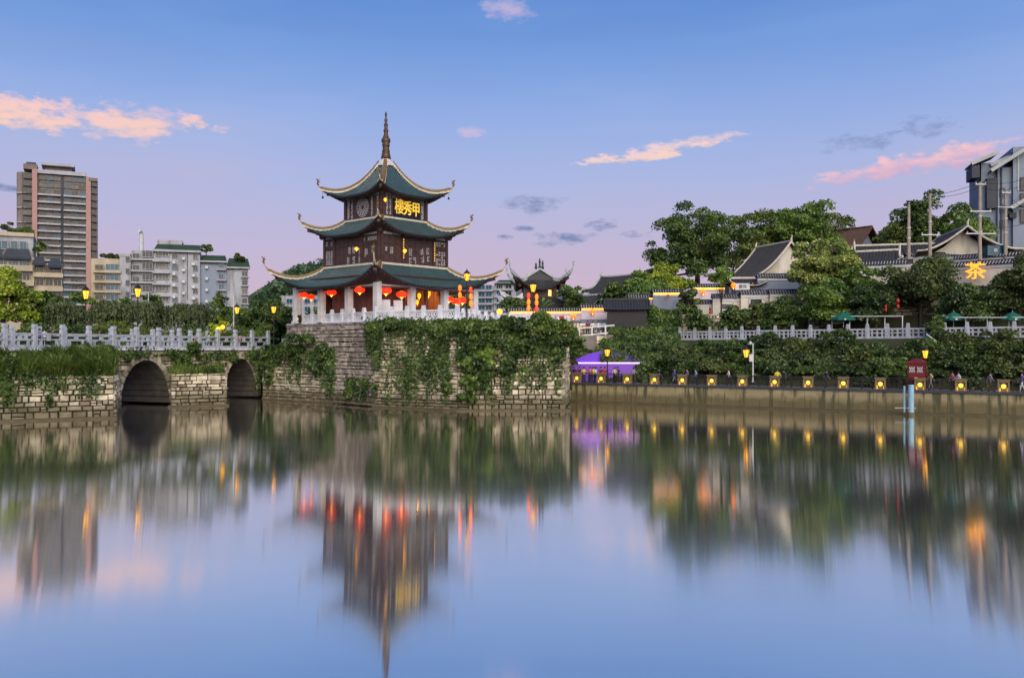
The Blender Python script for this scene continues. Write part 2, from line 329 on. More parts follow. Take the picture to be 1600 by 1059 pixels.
def leafmesh(name, pos, nrm, size, rng, m, bias=.8, aspect=.55, hang=0.0):
    n = len(pos); R = rng.normal(size=(n, 3)); R /= np.linalg.norm(R, axis=1, keepdims=True)
    nn = nrm * bias + R; nn /= np.linalg.norm(nn, axis=1, keepdims=True) + 1e-9
    R2 = rng.normal(size=(n, 3)); R2[:, 2] -= hang * 2; t1 = R2 - nn * (R2 * nn).sum(1, keepdims=True); t1 /= np.linalg.norm(t1, axis=1, keepdims=True) + 1e-9
    t2 = np.cross(nn, t1); sz = size * rng.uniform(.6, 1.25, (n, 1))
    V = np.stack([pos - t1 * sz, pos + t2 * sz * aspect + t1 * sz * .1, pos + t1 * sz, pos - t2 * sz * aspect + t1 * sz * .1], 1).reshape(-1, 3)
    return npmesh(name, V, np.arange(4 * n).reshape(n, 4), m)
def dirs(rng, n):
    R = rng.normal(size=(n, 3)); return R / np.linalg.norm(R, axis=1, keepdims=True)
def crown(rng, rx, ry, rz, nl, lr, n, lowcut=-.92):
    """leaf points on many lobes that fill an ellipsoid"""
    c = dirs(rng, nl * 3); c = c[c[:, 2] > lowcut][:nl]; nl = len(c)
    rr = rng.uniform(.25, .88, (nl, 1)) ; C = c * rr * np.array([rx, ry, rz]); r = lr * rng.uniform(.5, 1.35, nl)
    k = rng.choice(nl, n, p=r ** 2 / (r ** 2).sum()); d = dirs(rng, n); d[:, 2] = np.where(d[:, 2] < -.35, -d[:, 2], d[:, 2])
    q = rng.uniform(.35, 1.12, (n, 1)) ** .6
    pos = C[k] + d * r[k][:, None] * q * np.array([1, 1, .72]); return pos, d, C
def tree(name, label, base, h, rx, rz, m='dark', seed=0, n=7000, lobes=26, lr=None, leaf=.26, trunk=.28, group=None, ry=None, cat='tree', crownz=None, lowcut=-.92):
    rng = np.random.default_rng(seed); t = T(name, label, cat, base, 0, group); cz = h - rz if crownz is None else crownz
    pos, nr, C = crown(rng, rx, ry or rx, rz, lobes, lr or rx * .30, n, lowcut); pos[:, 2] += cz; C[:, 2] += cz
    mobj('crown', leafmesh('crown', pos, nr, leaf, rng, m), t)
    b = MB(); top = Vector((rng.normal() * .2, rng.normal() * .2, cz))
    b.tube([(0, 0, -.6), (top.x * .4, top.y * .4, cz * .45), top], [trunk, trunk * .8, trunk * .5], 7)
    for c in C[:12]:
        st = Vector((top.x * .4, top.y * .4, cz * .45)).lerp(top, rng.uniform(.1, 1)); e = Vector(c); md = st.lerp(e, .5) + Vector((0, 0, -.15 * rx))
        b.tube([st, md, e], [trunk * .42, trunk * .28, trunk * .08], 5)
    b.build('trunk', 'bark', t, True); return t

# ---------------------------------------------------------------- water
wm = bpy.data.materials.new('lake_water'); wm.use_nodes = True; t = wm.node_tree; t.nodes.clear()
def wn(k): return t.nodes.new(k)
gl = wn('ShaderNodeBsdfAnisotropic'); gl.inputs['Roughness'].default_value = .055; gl.inputs['Anisotropy'].default_value = .84
gl.inputs['Color'].default_value = (.97, .95, .90, 1)
cx = wn('ShaderNodeCombineXYZ'); cx.inputs[0].default_value = 1.0; t.links.new(cx.outputs[0], gl.inputs['Tangent'])
wg = wn('ShaderNodeNewGeometry'); wmp = wn('ShaderNodeMapping'); wmp.inputs['Scale'].default_value = (.02, .07, 1); t.links.new(wg.outputs['Position'], wmp.inputs[0])
wno = wn('ShaderNodeTexNoise'); wno.inputs['Scale'].default_value = 1; wno.inputs['Detail'].default_value = 4; t.links.new(wmp.outputs[0], wno.inputs[0])      # wind patches
wmr = wn('ShaderNodeMapRange'); wmr.inputs[1].default_value = .35; wmr.inputs[2].default_value = .65; wmr.inputs[3].default_value = .029; wmr.inputs[4].default_value = .048; t.links.new(wno.outputs['Fac'], wmr.inputs[0]); t.links.new(wmr.outputs[0], gl.inputs['Roughness'])
df = wn('ShaderNodeBsdfDiffuse'); df.inputs['Color'].default_value = (.27, .26, .25, 1)
fr_ = wn('ShaderNodeFresnel'); fr_.inputs[0].default_value = 1.33; fmr = wn('ShaderNodeMapRange'); fmr.inputs[1].default_value = .10; fmr.inputs[2].default_value = .55; fmr.inputs[3].default_value = .85; fmr.inputs[4].default_value = .985; t.links.new(fr_.outputs[0], fmr.inputs[0])
ms = wn('ShaderNodeMixShader'); t.links.new(fmr.outputs[0], ms.inputs[0]); t.links.new(df.outputs[0], ms.inputs[1]); t.links.new(gl.outputs[0], ms.inputs[2])
wo = wn('ShaderNodeOutputMaterial'); t.links.new(ms.outputs[0], wo.inputs[0])
b = MB(); b.add([(-900, -60, 0), (900, -60, 0), (900, 104, 0), (-900, 104, 0)], [(0, 1, 2, 3)])
tag(b.build('water', wm), 'calm river water mirroring the pavilion and the sky', 'water', kind='structure')
b = MB(); b.add([(-3000, -500, -3), (3000, -500, -3), (3000, 4000, -3), (-3000, 4000, -3)], [(0, 1, 2, 3)])
tag(b.build('ground', 'soil'), 'flat ground running out to the horizon', 'ground', kind='structure')

# ---------------------------------------------------------------- stonework
def stone_shapes(k=7, seed=3):
    r = random.Random(seed); out = []
    for _ in range(k):
        b = MB(); c = .085; j = lambda a: r.uniform(-a, a)
        fr = [(-.5 + c + j(.04), -1, -.5 + c * 1.5 + j(.06)), (.5 - c + j(.04), -1, -.5 + c * 1.5 + j(.06)), (.5 - c + j(.04), -1, .5 - c * 1.5 + j(.06)), (-.5 + c + j(.04), -1, .5 - c * 1.5 + j(.06))]
        md = [(-.5 + abs(j(.07)), -.6, -.5 + abs(j(.1))), (.5 - abs(j(.07)), -.6, -.5 + abs(j(.1))), (.5 - abs(j(.07)), -.6, .5 - abs(j(.1))), (-.5 + abs(j(.07)), -.6, .5 - abs(j(.1)))]
        bk = [(-.5, .3, -.5), (.5, .3, -.5), (.5, .3, .5), (-.5, .3, .5)]
        vs = bk + md + fr; fs = [(8, 9, 10, 11)]
        for q in (0, 4):
            for i in range(4): fs.append((q + i, q + (i + 1) % 4, q + 4 + (i + 1) % 4, q + 4 + i))
        b.add(vs, fs); out.append(b)
    return out
SHAPES = stone_shapes()
SMESH = {}
class Stones:
    def __init__(s, root, material): s.root, s.mat, s.L = root, material, []
    def wall(s, p0, p1, z0, z1, rh=.45, w=(.5, 1.1), seed=0, mask=None, depth=.13, ztop=None):
        r = random.Random(seed); p0, p1 = Vector((*p0[:2], 0)), Vector((*p1[:2], 0)); d = p1 - p0; ln = d.length; d.normalize(); a = math.atan2(d.y, d.x)
        z = z0
        while z < z1 - .12:
            h = min(rh * r.uniform(.62, 1.35), z1 - z)
            if z1 - z - h < .15: h = z1 - z
            x = 0
            while x < ln - .05:
                ww = min(w[0] * .75 + (w[1] * 1.1 - w[0] * .75) * r.random() ** 1.4, ln - x)
                if ln - x - ww < .25: ww = ln - x
                c = p0 + d * (x + ww / 2)
                if mask is None or mask(x + ww / 2, z + h / 2, ww, h):
                    hs = h - r.uniform(.025, .085)
                    if r.random() < .12 and h > .34:      # two thin stones in one course
                        hs = h * .5 - .05; s.L.append((c.x, c.y, z + h * .77, a, ww - r.uniform(.04, .12), depth * r.uniform(.4, 1.3), h * .46 - .04, r.randrange(7), r.uniform(-.05, .05)))
                        s.L.append((c.x, c.y, z + h * .25, a, ww - r.uniform(.04, .10), depth * r.uniform(.4, 1.3), hs, r.randrange(7), r.uniform(-.04, .04)))
                    else: s.L.append((c.x, c.y, z + h / 2 + r.uniform(-.02, .02), a, ww - r.uniform(.025, .10), depth * r.uniform(.4, 1.4), hs, r.randrange(7), r.uniform(-.045, .045)))
                x += ww
            z += h
        return s
    def done(s, cap=290, score=None):
        ls = sorted(s.L, key=score or (lambda q: -q[4] * q[6]))
        for q in ls[:cap]:
            k = (s.mat, q[7])
            if k not in SMESH: SMESH[k] = SHAPES[q[7]].mesh('stone', s.mat)
            o = mobj('stone', SMESH[k], s.root, (q[0], q[1], q[2]), q[3], (q[4], q[5], q[6])); o.rotation_euler = (0, q[8], q[3])
        if len(ls) > cap:
            b = MB()
            for q in ls[cap:]:
                m = Matrix.Translation(q[:3]) @ Matrix.Rotation(q[3], 4, 'Z') @ Matrix.Rotation(q[8], 4, 'Y') @ Matrix.Diagonal((q[4], q[5], q[6], 1)); sh = SHAPES[q[7]]; b.add(sh.v, sh.f, 0, m)
            tag(b.build('stonework', s.mat, s.root), kind='stuff')

def inset(poly, d):      # crude inward offset of a convex-ish polygon about its centroid
    c = sum((Vector(p) for p in poly), Vector((0, 0))) / len(poly)
    return [tuple(Vector(p) + (c - Vector(p)).normalized() * d) for p in poly]

# pavilion platform
PZ = 8.1
PL = [(-24.4, 97.2), (-13.0, 84.9), (-4.86, 80.0), (4.55, 80.0), (7.5, 108), (-5, 122), (-24, 120)]
plat = T('stone_platform', 'tall ivy clad stone platform rising from the water under the pavilion', 'platform')
MB().prism(inset(PL, .12), -2, PZ - .02).build('core', 'mortar', plat)
MB().prism(inset(PL, -.05), PZ - .02, PZ + .10).build('paving_edge', 'balus', plat)
st = Stones(plat, 'stone')
st.wall(PL[1], PL[2], .05, PZ - .05, .34, (.34, .85), 1); st.wall(PL[2], PL[3], .05, PZ - .05, .38, (.36, .95), 2)
st.wall(PL[3], PL[4], .05, PZ - .05, .6, (.8, 1.6), 4)
st.done(250, lambda q: -(q[4] * q[6]) * (3 if (q[1] < 80.1 and q[0] > -1) else 1))
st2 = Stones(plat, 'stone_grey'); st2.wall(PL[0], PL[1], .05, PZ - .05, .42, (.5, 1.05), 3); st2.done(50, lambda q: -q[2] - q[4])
MB().prism([(-13.2, 84.2), (-4.9, 79.2), (5.2, 79.2), (5.6, 81), (-4.5, 81), (-12.8, 86)], -2, .14).build('footing', 'footing', plat)

# wing wall between bridge and platform
ww = T('wing_wall', 'low ivy covered stone wall joining the bridge to the pavilion platform', 'wall')
a0, a1 = (X(411, 98.0), 98.0), (-17.0, 89.6)
MB().prism([(a0[0], a0[1] + .1), (a1[0], a1[1] + .1), (a1[0] + 1, a1[1] + 6), (a0[0], a0[1] + 10)], -2, 5.0).build('core', 'mortar', ww)
Stones(ww, 'stone').wall(a0, a1, .05, 5.0, .4, (.45, 1.0), 8).done(250)
MB().prism([(a0[0], a0[1] - .6), (a1[0] + 4, a1[1] - 3.4), (a1[0] + 4, a1[1]), (a0[0], a0[1] + 1)], -2, .12).build('footing', 'footing', ww)

# ---------------------------------------------------------------- bridge
BA, BB = Vector((-51.1, 49.6)), Vector((-28.6, 100.0))
bd = (BB - BA).normalized(); bn = Vector((bd.y, -bd.x)); BL = (BB - BA).length     # bn: towards the camera side (right)
if bn.x < 0: bn = -bn
def bp(s, off=0.0): q = BA + bd * s + bn * off; return q
def s_at(px):          # distance along the bridge face seen at photo column px
    k = (px - 800) / F; return (k * BA.y - BA.x) / (bd.x - k * bd.y)
br = T('stone_bridge', 'old stone arch bridge with two dark arches left of the pavilion', 'bridge')
DZ = 5.6; BW = 6.5
ARCH = []
for l, r_ in ((187, 266), (349, 402)):
    s0, s1 = s_at(l), s_at(r_); ARCH.append(((s0 + s1) / 2, (s1 - s0) / 2, 4.45))
def archz(s):
    for c, hw, top in ARCH:
        if abs(s - c) < hw: return max(-1.5, .2 + (top - .2) * math.sqrt(max(0, 1 - ((s - c) / hw) ** 2)))
    return -1.5
ss = sorted(set([0, BL] + [c + hw * math.cos(math.pi * k / 24) for c, hw, _ in ARCH for k in range(25)] + [c + sg * (hw + .001) for c, hw, _ in ARCH for sg in (-1, 1)]))
b = MB()
for off, flip in ((-.08, 0), (-BW, 1)):
    for a, c in zip(ss[:-1], ss[1:]):
        p, q = bp(a, off), bp(c, off)
        b.add([(p.x, p.y, archz(a)), (q.x, q.y, archz(c)), (q.x, q.y, DZ - .25), (p.x, p.y, DZ - .25)], [(0, 1, 2, 3)])
b.build('core', 'mortar', br)
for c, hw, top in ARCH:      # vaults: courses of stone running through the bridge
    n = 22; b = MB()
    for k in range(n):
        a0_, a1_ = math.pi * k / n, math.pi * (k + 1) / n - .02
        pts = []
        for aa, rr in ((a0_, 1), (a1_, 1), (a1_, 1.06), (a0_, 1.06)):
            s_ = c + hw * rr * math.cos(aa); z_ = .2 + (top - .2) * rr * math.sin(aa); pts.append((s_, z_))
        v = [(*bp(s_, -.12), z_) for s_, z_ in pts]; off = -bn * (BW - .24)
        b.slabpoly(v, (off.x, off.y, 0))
    b.build('vault', 'shaded_vault', br)

for c, hw, top in ARCH:      # arch ring, each voussoir a block
    n = 19
    for k in range(n):
        a0_, a1_ = math.pi * k / n + .012, math.pi * (k + 1) / n - .012
        v = []
        for aa, rr in ((a0_, 0), (a1_, 0), (a1_, .52), (a0_, .52)):
            v.append((*bp(c + (hw + rr) * math.cos(aa), -.1), .2 + (top - .2 + rr) * math.sin(aa)))
        MB().slabpoly(v, (bn.x * .2, bn.y * .2, 0)).build('arch_stone', 'stone', br)
def bmask(s, z, w, h):
    for c, hw, top in ARCH:
        e = ((s - c) / (hw + .6)) ** 2 + (max(z + h * .4, 0) / (top + .5)) ** 2
        if e < 1.0: return False
    return True
st = Stones(br, 'stone'); p, q = bp(s_at(0) - 2), bp(BL)
s_off = s_at(0) - 2
st.wall((p.x, p.y), (q.x, q.y), .05, DZ - .28, .42, (.55, 1.2), 9, lambda x, z, w, h: bmask(x + s_off, z, w, h)).done(200)
# deck and ledge
v = [(*bp(-6, .28), DZ - .25), (*bp(BL + 3, .28), DZ - .25), (*bp(BL + 3, -BW - .28), DZ - .25), (*bp(-6, -BW - .28), DZ - .25)]
MB().slabpoly(v, (0, 0, .25)).build('deck', 'white', br)

def buttress(pts, zt, label, seed, rh, w):
    o = T('stone_buttress', label, 'buttress', group='buttresses of the bridge')
    MB().prism(inset(pts, .1), -2, zt - .03).build('core', 'mortar', o)
    s_ = Stones(o, 'stone')
    for i in range(len(pts) - 2): s_.wall(pts[i], pts[i + 1], .02, zt, rh, w, seed + i, depth=.16)
    s_.done(280)
    big = [(x + (.6 if i in (1, 2) else 0), y - (.75 if i < 2 else -.2)) for i, (x, y) in enumerate(pts)]
    MB().prism(big, -2, .16).build('footing', 'footing', o); return o
q1 = bp(s_at(187)); q0 = bp(s_at(-60))
B1 = [(X(-60, 66.5), 66.5), (X(178, 71.6), 71.6), (q1.x, q1.y), (q0.x, q0.y)]
buttress(B1, 3.35, 'broad stone buttress at far left topped with long grass', 20, .46, (.55, 1.15))
q1 = bp(s_at(350)); q0 = bp(s_at(266))
B2 = [(X(267, 84.6), 84.6), (X(352, 87.2), 87.2), (q1.x, q1.y), (q0.x, q0.y)]
buttress(B2, 3.15, 'small stone cutwater between the two bridge arches', 30, .36, (.5, 1.2))

# white bridge balustrades
def bridge_rail(label, off, s0, s1, step):
    rt = T('bridge_balustrade', label, 'balustrade', group='balustrades of the bridge')
    n = int((s1 - s0) / step); ang = math.atan2(bd.y, bd.x)
    pm = MB(); pm.box((0, 0, .78), (.36, .36, 1.56)); pm.box((0, 0, 1.61), (.24, .24, .12)); pm.box((0, 0, 1.79), (.34, .34, .26)); pm.box((0, 0, 1.95), (.3, .3, .06)); pm = pm.mesh('post', 'palestone')
    pw = step - .36; pn = MB()
    for z, h in ((.12, .22), (.70, .10), (1.16, .15)): pn.box((0, 0, z), (pw, .2, h))
    for xx in (-.32, .32): pn.box((xx * pw, 0, .37), (.18, .16, .46))
    pn.box((0, 0, .92), (.32, .16, .40)); pn = pn.mesh('panel', 'palestone')
    for k in range(n + 1):
        p = bp(s0 + k * step, off); mobj('post', pm, rt, (p.x, p.y, DZ), ang)
        if k < n: p = bp(s0 + (k + .5) * step, off); mobj('panel', pn, rt, (p.x, p.y, DZ), ang)
bridge_rail('white stone balustrade along the near side of the arch bridge', -.05, s_at(8) - 8.1, BL + 2.4, 2.7)
bridge_rail('white stone balustrade along the far side of the arch bridge', -BW + .1, s_at(8) - 8.1, BL + 5, 2.7)

# ---------------------------------------------------------------- land behind
b = MB()
b.add([(-400, 102, 5.2), (-28, 102, 5.2), (-24, 99, 5.2), (-24, 118, 5.2), (4, 118, 5.2), (4, 130, 5.6), (-400, 130, 5.4)], [(0, 1, 2, 3, 4, 5, 6)])
b.add([(-400, 102, 5.2), (-28, 102, 5.2), (-28, 102, -2), (-400, 102, -2)], [(0, 1, 2, 3)])
b.add([(-400, 130, 5.4), (4, 130, 5.6), (40, 700, 9), (-700, 700, 9)], [(0, 1, 2, 3)])
tag(b.build('riverbank_terrain', 'soil'), 'planted ground of the far bank behind the bridge', 'ground', kind='structure')

# right bank: embankment, promenade, hillside
E0, E1 = Vector((6.2, 93.9)), Vector((41.1, 72.0)); ed = (E1 - E0).normalized(); en = Vector((-ed.y, ed.x))    # en: inland
if en.y < 0: en = -en
def ep(s, off=0.0): return E0 + ed * s + en * off
def es_at(px): k = (px - 800) / F; return (k * E0.y - E0.x) / (ed.x - k * ed.y)
SA, SB = -14.0, 62.0
emb = T('embankment_wall', 'stained concrete river wall below the lantern promenade', 'wall')
n = 26
for k in range(n):
    s0 = SA + (SB - SA) * k / n; s1 = SA + (SB - SA) * (k + 1) / n - .025
    p, q = ep(s0), ep(s1)
    MB().slabpoly([(p.x, p.y, -2), (q.x, q.y, -2), (q.x, q.y, 1.8), (p.x, p.y, 1.8)], (en.x * .5, en.y * .5, 0)).build('wall_panel', 'concrete', emb)
p, q = ep(SA, -.12), ep(SB, -.12); MB().slabpoly([(p.x, p.y, 1.8), (q.x, q.y, 1.8), (q.x + en.x * .8, q.y + en.y * .8, 1.8), (p.x + en.x * .8, p.y + en.y * .8, 1.8)], (0, 0, .2)).build('coping', 'slate', emb)
p, q = ep(SA, -.75), ep(SB, -.75); MB().slabpoly([(p.x, p.y, -1), (q.x, q.y, -1), (q.x + en.x * .8, q.y + en.y * .8, -1), (p.x + en.x * .8, p.y + en.y * .8, -1)], (0, 0, 1.16)).build('footing', 'footing', emb)
p, q = ep(SA, .5), ep(SB, .5)
tag(MB().slabpoly([(p.x, p.y, 1.7), (q.x, q.y, 1.7), (q.x + en.x * 3.6, q.y + en.y * 3.6, 1.7), (p.x + en.x * 3.6, p.y + en.y * 3.6, 1.7)], (0, 0, .26)).build('promenade', 'paving'), 'paved riverside walk behind the iron railing', 'path', kind='structure')
# hillside as rows of level lines, from the promenade to the wooded top
def line(px0, d0, px1, d1, z0, z1, k=25): 
    x0, x1 = X(px0, d0), X(px1, d1); return [(x0 + (x1 - x0) * i / k, d0 + (d1 - d0) * i / k, z0 + (z1 - z0) * i / k) for i in range(k + 1)]
BR0, BR1 = Vector((X(1040, 105), 105)), Vector((X(1600, 80), 80)); rd = (BR1 - BR0).normalized(); rn = Vector((-rd.y, rd.x))
if rn.y < 0: rn = -rn
def rp(s, off=0.0): return BR0 + rd * s + rn * off
def rs_at(px): k = (px - 800) / F; return (k * BR0.y - BR0.x) / (rd.x - k * rd.y)
def bline(off, z, k=26, s0=-14, s1=62): return [(*rp(s0 + (s1 - s0) * i / k, off), z) for i in range(k + 1)]
def eline(off, z, k=26): return [(*ep(SA + (SB - SA) * i / k, off), z) for i in range(k + 1)]
rows = [eline(4.0, 1.6), eline(4.2, 2.3), [(*(Vector(a[:2]) * .55 + Vector(c[:2]) * .45), 4.6) for a, c in zip(eline(4.2, 2.0), bline(-.9, 6.4))], bline(-.9, 6.3), bline(-.7, 6.5), bline(7, 6.6), bline(7.6, 9.0), bline(13, 9.6), bline(22, 12.0), bline(38, 15.5), bline(70, 19), bline(150, 20), bline(500, 20)]
b = MB(); k = len(rows[0])
vs = [v for r_ in rows for v in r_]
b.add(vs, [(r_ * k + i, r_ * k + i + 1, (r_ + 1) * k + i + 1, (r_ + 1) * k + i) for r_ in range(len(rows) - 1) for i in range(k - 1)])
tag(b.build('hillside', 'soil'), 'planted hillside rising behind the promenade', 'hill', kind='structure')
# middle ground: causeway and steps terrace
b = MB(); b.prism([(3, 100), (9.5, 103), (14, 106), (24, 112), (24, 150), (-12, 150), (-12, 120)], -2, 7.0)
tag(b.build('causeway_terrain', 'paving'), 'raised ground between the pavilion platform and the hill', 'ground', kind='structure')

# ---------------------------------------------------------------- main pavilion
PC = Vector((-13.45, 95.6, PZ + .1)); PR = rad(48)
pav = T('pavilion', 'three tiered timber pavilion with green tiled upturned roofs and bronze spire', 'pavilion', PC, PR)
def text_mesh(s, size, off=0.0, ext=.03):
    cu = bpy.data.curves.new('txt', 'FONT'); cu.body = s; cu.size = size; cu.align_x = 'CENTER'; cu.align_y = 'CENTER'; cu.extrude = ext; cu.offset = off; cu.resolution_u = 4
    o = bpy.data.objects.new('txt', cu); COL.objects.link(o)
    me = bpy.data.meshes.new_from_object(o.evaluated_get(bpy.context.evaluated_depsgraph_get()))
    bpy.data.objects.remove(o); bpy.data.curves.remove(cu); return me

class Roof:
    def __init__(s, hin, hout, zin, zmid, zcor, flare=.5, pw=3.2, cv=1.7, hy=None):
        s.__dict__.update(hin=hin, hout=hout, zin=zin, zmid=zmid, zcor=zcor, flare=flare, pw=pw, cv=cv)
    def W(s, t): return s.hin + (s.hout - s.hin) * t
    def p(s, a, t):
        w = s.W(t) + s.flare * abs(a) ** 5 * t ** 3
        z = s.zin + (s.zmid - s.zin) * (1 - (1 - t) ** s.cv) + (s.zcor - s.zmid) * abs(a) ** s.pw * t ** 2.2
        return Vector((a * w, -w, z))
    def slope(s, na=26, nt_=10):
        b = MB(); vs, fs = [], []
        for j in range(nt_ + 1):
            for i in range(na + 1): vs.append(s.p(-1 + 2 * i / na, j / nt_))
        for j in range(nt_):
            for i in range(na): fs.append((j * (na + 1) + i, (j + 1) * (na + 1) + i, (j + 1) * (na + 1) + i + 1, j * (na + 1) + i + 1))
        b.add(vs, fs, 0); return b
    def fascia(s, th=.16, na=40):
        b = MB()
        for i in range(na):
            p, q = s.p(-1 + 2 * i / na, 1), s.p(-1 + 2 * (i + 1) / na, 1); o = Vector((0, .03, -th))
            b.add([p, q, q + o, p + o], [(0, 3, 2, 1)])
        return b
    def ribs(s, sp=.32, r=.085, seg=8):
        b = MB(); wmax = s.hout + s.flare * .8; k = int(wmax / sp)
        for i in range(-k, k + 1):
            x = i * sp; pts = []
            for j in range(seg + 1):
                t = j / seg; w = s.W(t); a = x / max(w, 1e-3)
                if abs(a) > 1.0:
                    continue
                for _ in range(3):
                    ww = s.W(t) + s.flare * abs(a) ** 5 * t ** 3; a = max(-1, min(1, x / ww))
                if abs(a) <= .99: pts.append(s.p(a, t))
            if len(pts) < 2:
                continue
            e = pts[-1] + (pts[-1] - pts[-2]).normalized() * .07; pts[-1] = e
            vs, fs = [], []
            for p in pts: vs += [p + Vector((-r, 0, .01)), p + Vector((-r * .5, -.02, r)), p + Vector((r * .5, -.02, r)), p + Vector((r, 0, .01))]
            for j in range(len(pts) - 1):
                for m in range(3): fs.append((j * 4 + m, (j + 1) * 4 + m, (j + 1) * 4 + m + 1, j * 4 + m + 1))
            n = (len(pts) - 1) * 4; fs.append((n, n + 3, n + 2, n + 1)); b.add(vs, fs)
            q = pts[-1]; b.add([q + Vector((sp * .25, .02, .0)), q + Vector((sp * .75, .02, .0)), q + Vector((sp * .5, .0, -.16))], [(0, 2, 1)], 1)
        return b
    def soffit(s, hw, zw, na=20):
        b = MB(); vs = []
        for i in range(na + 1):
            a = -1 + 2 * i / na; e = s.p(a, 1) + Vector((0, .05, -.14)); m_ = s.p(a, .82) + Vector((0, 0, -.34)); w_ = Vector((a * hw, -hw, zw)); vs += [e, m_, w_]
        b.add(vs, [(i * 3 + j, i * 3 + j + 1, i * 3 + j + 4, i * 3 + j + 3) for i in range(na) for j in range(2)])
        for i in range(int(s.hout * 2 / .45)):
            x = -s.hout + .22 + i * .45; a = x / s.hout
            p = s.p(a, .96) + Vector((0, 0, -.2)); q = s.p(a * .98, .5) + Vector((0, 0, -.36)); b.bar(p, q, .1, .12, 1)
        return b
    def ridge(s, ext=.9, curl=1.0, n=16, t0=0.0):
        """corner at +x,-y: white band, amber coping on it, curled tip"""
        path = [s.p(1, t0 + (1 - t0) * i / n) for i in range(n + 1)]
        d = Vector((1, -1, 0)).normalized(); e = path[-1]; sl = (path[-1] - path[-2]); sl = sl.z / max(1e-3, Vector((sl.x, sl.y)).length)
        tip = [e + d * ext * u + Vector((0, 0, sl * ext * u * .6 + curl * u ** 2.0)) for u in (.25, .5, .75, .95)]
        return path, tip

def add_roof(parent, R, hw, zw, tile='greentile', rib='ribtile', trim='trimwhite', cop='coping', sp=.32, ext=.8, curl=.9, band=.15, t0=0.0, soff='soffit', tipdragon=True, names='roof', bells=False):
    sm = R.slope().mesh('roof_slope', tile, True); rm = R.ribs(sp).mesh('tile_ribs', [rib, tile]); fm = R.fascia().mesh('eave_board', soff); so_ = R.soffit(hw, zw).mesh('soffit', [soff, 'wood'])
    path, tip = R.ridge(ext, curl, t0=t0); full = path + tip; lat = Vector((1, 1, 0)).normalized()
    wb = MB(); cb = MB(); n = len(full); vs = []; vc = []
    for i, p in enumerate(full):
        k = 1.0 if i < len(path) else max(.35, 1 - .2 * (i - len(path) + 1)); w = .13 * k; h = band * k
        base = p + Vector((0, 0, -.10))
        vs += [base - lat * w, base + lat * w, p + lat * w + Vector((0, 0, h)), p - lat * w + Vector((0, 0, h))]
        w2 = .2 * k; vc += [p + Vector((0, 0, h)) - lat * w2, p + Vector((0, 0, h)) + lat * w2, p + lat * w2 * .7 + Vector((0, 0, h + .24 * k)), p - lat * w2 * .7 + Vector((0, 0, h + .24 * k))]
    fs = [(i * 4 + m, i * 4 + (m + 1) % 4, i * 4 + 4 + (m + 1) % 4, i * 4 + 4 + m) for i in range(n - 1) for m in range(4)] + [(3, 2, 1, 0), tuple((n - 1) * 4 + m for m in range(4))]
    wb.add(vs, fs); cb.add(vc, fs)
    for i in range(0, len(path) - 1):      # scalloped lower edge of the white band
        for u in (.0, .5):
            p = path[i].lerp(path[i + 1], u); 
            for sg in (-1, 1): wb.box(p + lat * sg * .13 + Vector((0, 0, -.02)), (.2, .2, .14), rad(45))
    wm_ = wb.mesh('hip_ridge', trim); cm = cb.mesh('ridge_coping', cop)
    d = Vector((1, -1, 0)).normalized(); e = full[-1] + Vector((0, 0, .2))
    fb = MB(); fb.tube([e, e + d * .12 + Vector((0, 0, .22)), e + d * .02 + Vector((0, 0, .42)), e + d * .16 + Vector((0, 0, .62)), e + d * .30 + Vector((0, 0, .66))], [.13, .10, .11, .07, .02], 6)
    fb.tube([e + Vector((0, 0, .3)), e - d * .2 + Vector((0, 0, .42))], [.07, .015], 5); fb.tube([e + d * .03 + Vector((0, 0, .5)), e - d * .12 + Vector((0, 0, .70))], [.06, .01], 5)
    fmh = fb.mesh('finial', cop)
    for k in range(4):
        a = k * math.pi / 2
        s_ = mobj(names + '_slope', sm, parent, None, a); tag(mobj('tile_ribs', rm, s_), kind='stuff'); mobj('eave_board', fm, s_); mobj('soffit', so_, s_)
        r_ = mobj('hip_ridge', wm_, parent, None, a); mobj('ridge_coping', cm, r_)
        if tipdragon: mobj('finial', fmh, r_)
        # carved rafter end under the corner
        cpos = R.p(1, .93) + Vector((0, 0, -.3)); g = MB(); g.bar(R.p(1, .5) + Vector((0, 0, -.45)), cpos, .3, .34); g.lathe([(.02, -.26), (.2, -.16), (.28, .02), (.2, .2), (.05, .26)], 8, R.p(1, .62) + Vector((0, 0, -.75)))
        ro = g.build('corner_rafter', 'wood', parent, rz=a)
        if bells:
            tp = R.p(1, .99); g = MB(); g.tube([tp + Vector((0, 0, -.2)), tp + Vector((0, 0, -.6))], .015, 4); g.lathe([(.03, 0), (.08, -.04), (.11, -.22), (.13, -.26)], 8, tp + Vector((0, 0, -.58))); g.build('bell', 'iron', ro)

R1 = Roof(4.62, 8.1, 5.75, 3.55, 5.35, .5, 3.0, 1.5)
R2 = Roof(3.05, 5.72, 10.7, 8.95, 10.35, .4, 3.0, 1.5)
R3 = Roof(.55, 4.42, 17.0, 13.15, 14.15, .35, 3.0, 2.0)
add_roof(pav, R1, 6.75, 3.55, ext=.7, curl=.7); add_roof(pav, R2, 4.65, 9.0, ext=.45, curl=.38); add_roof(pav, R3, 3.1, 13.35, ext=.4, curl=.3, bells=True)

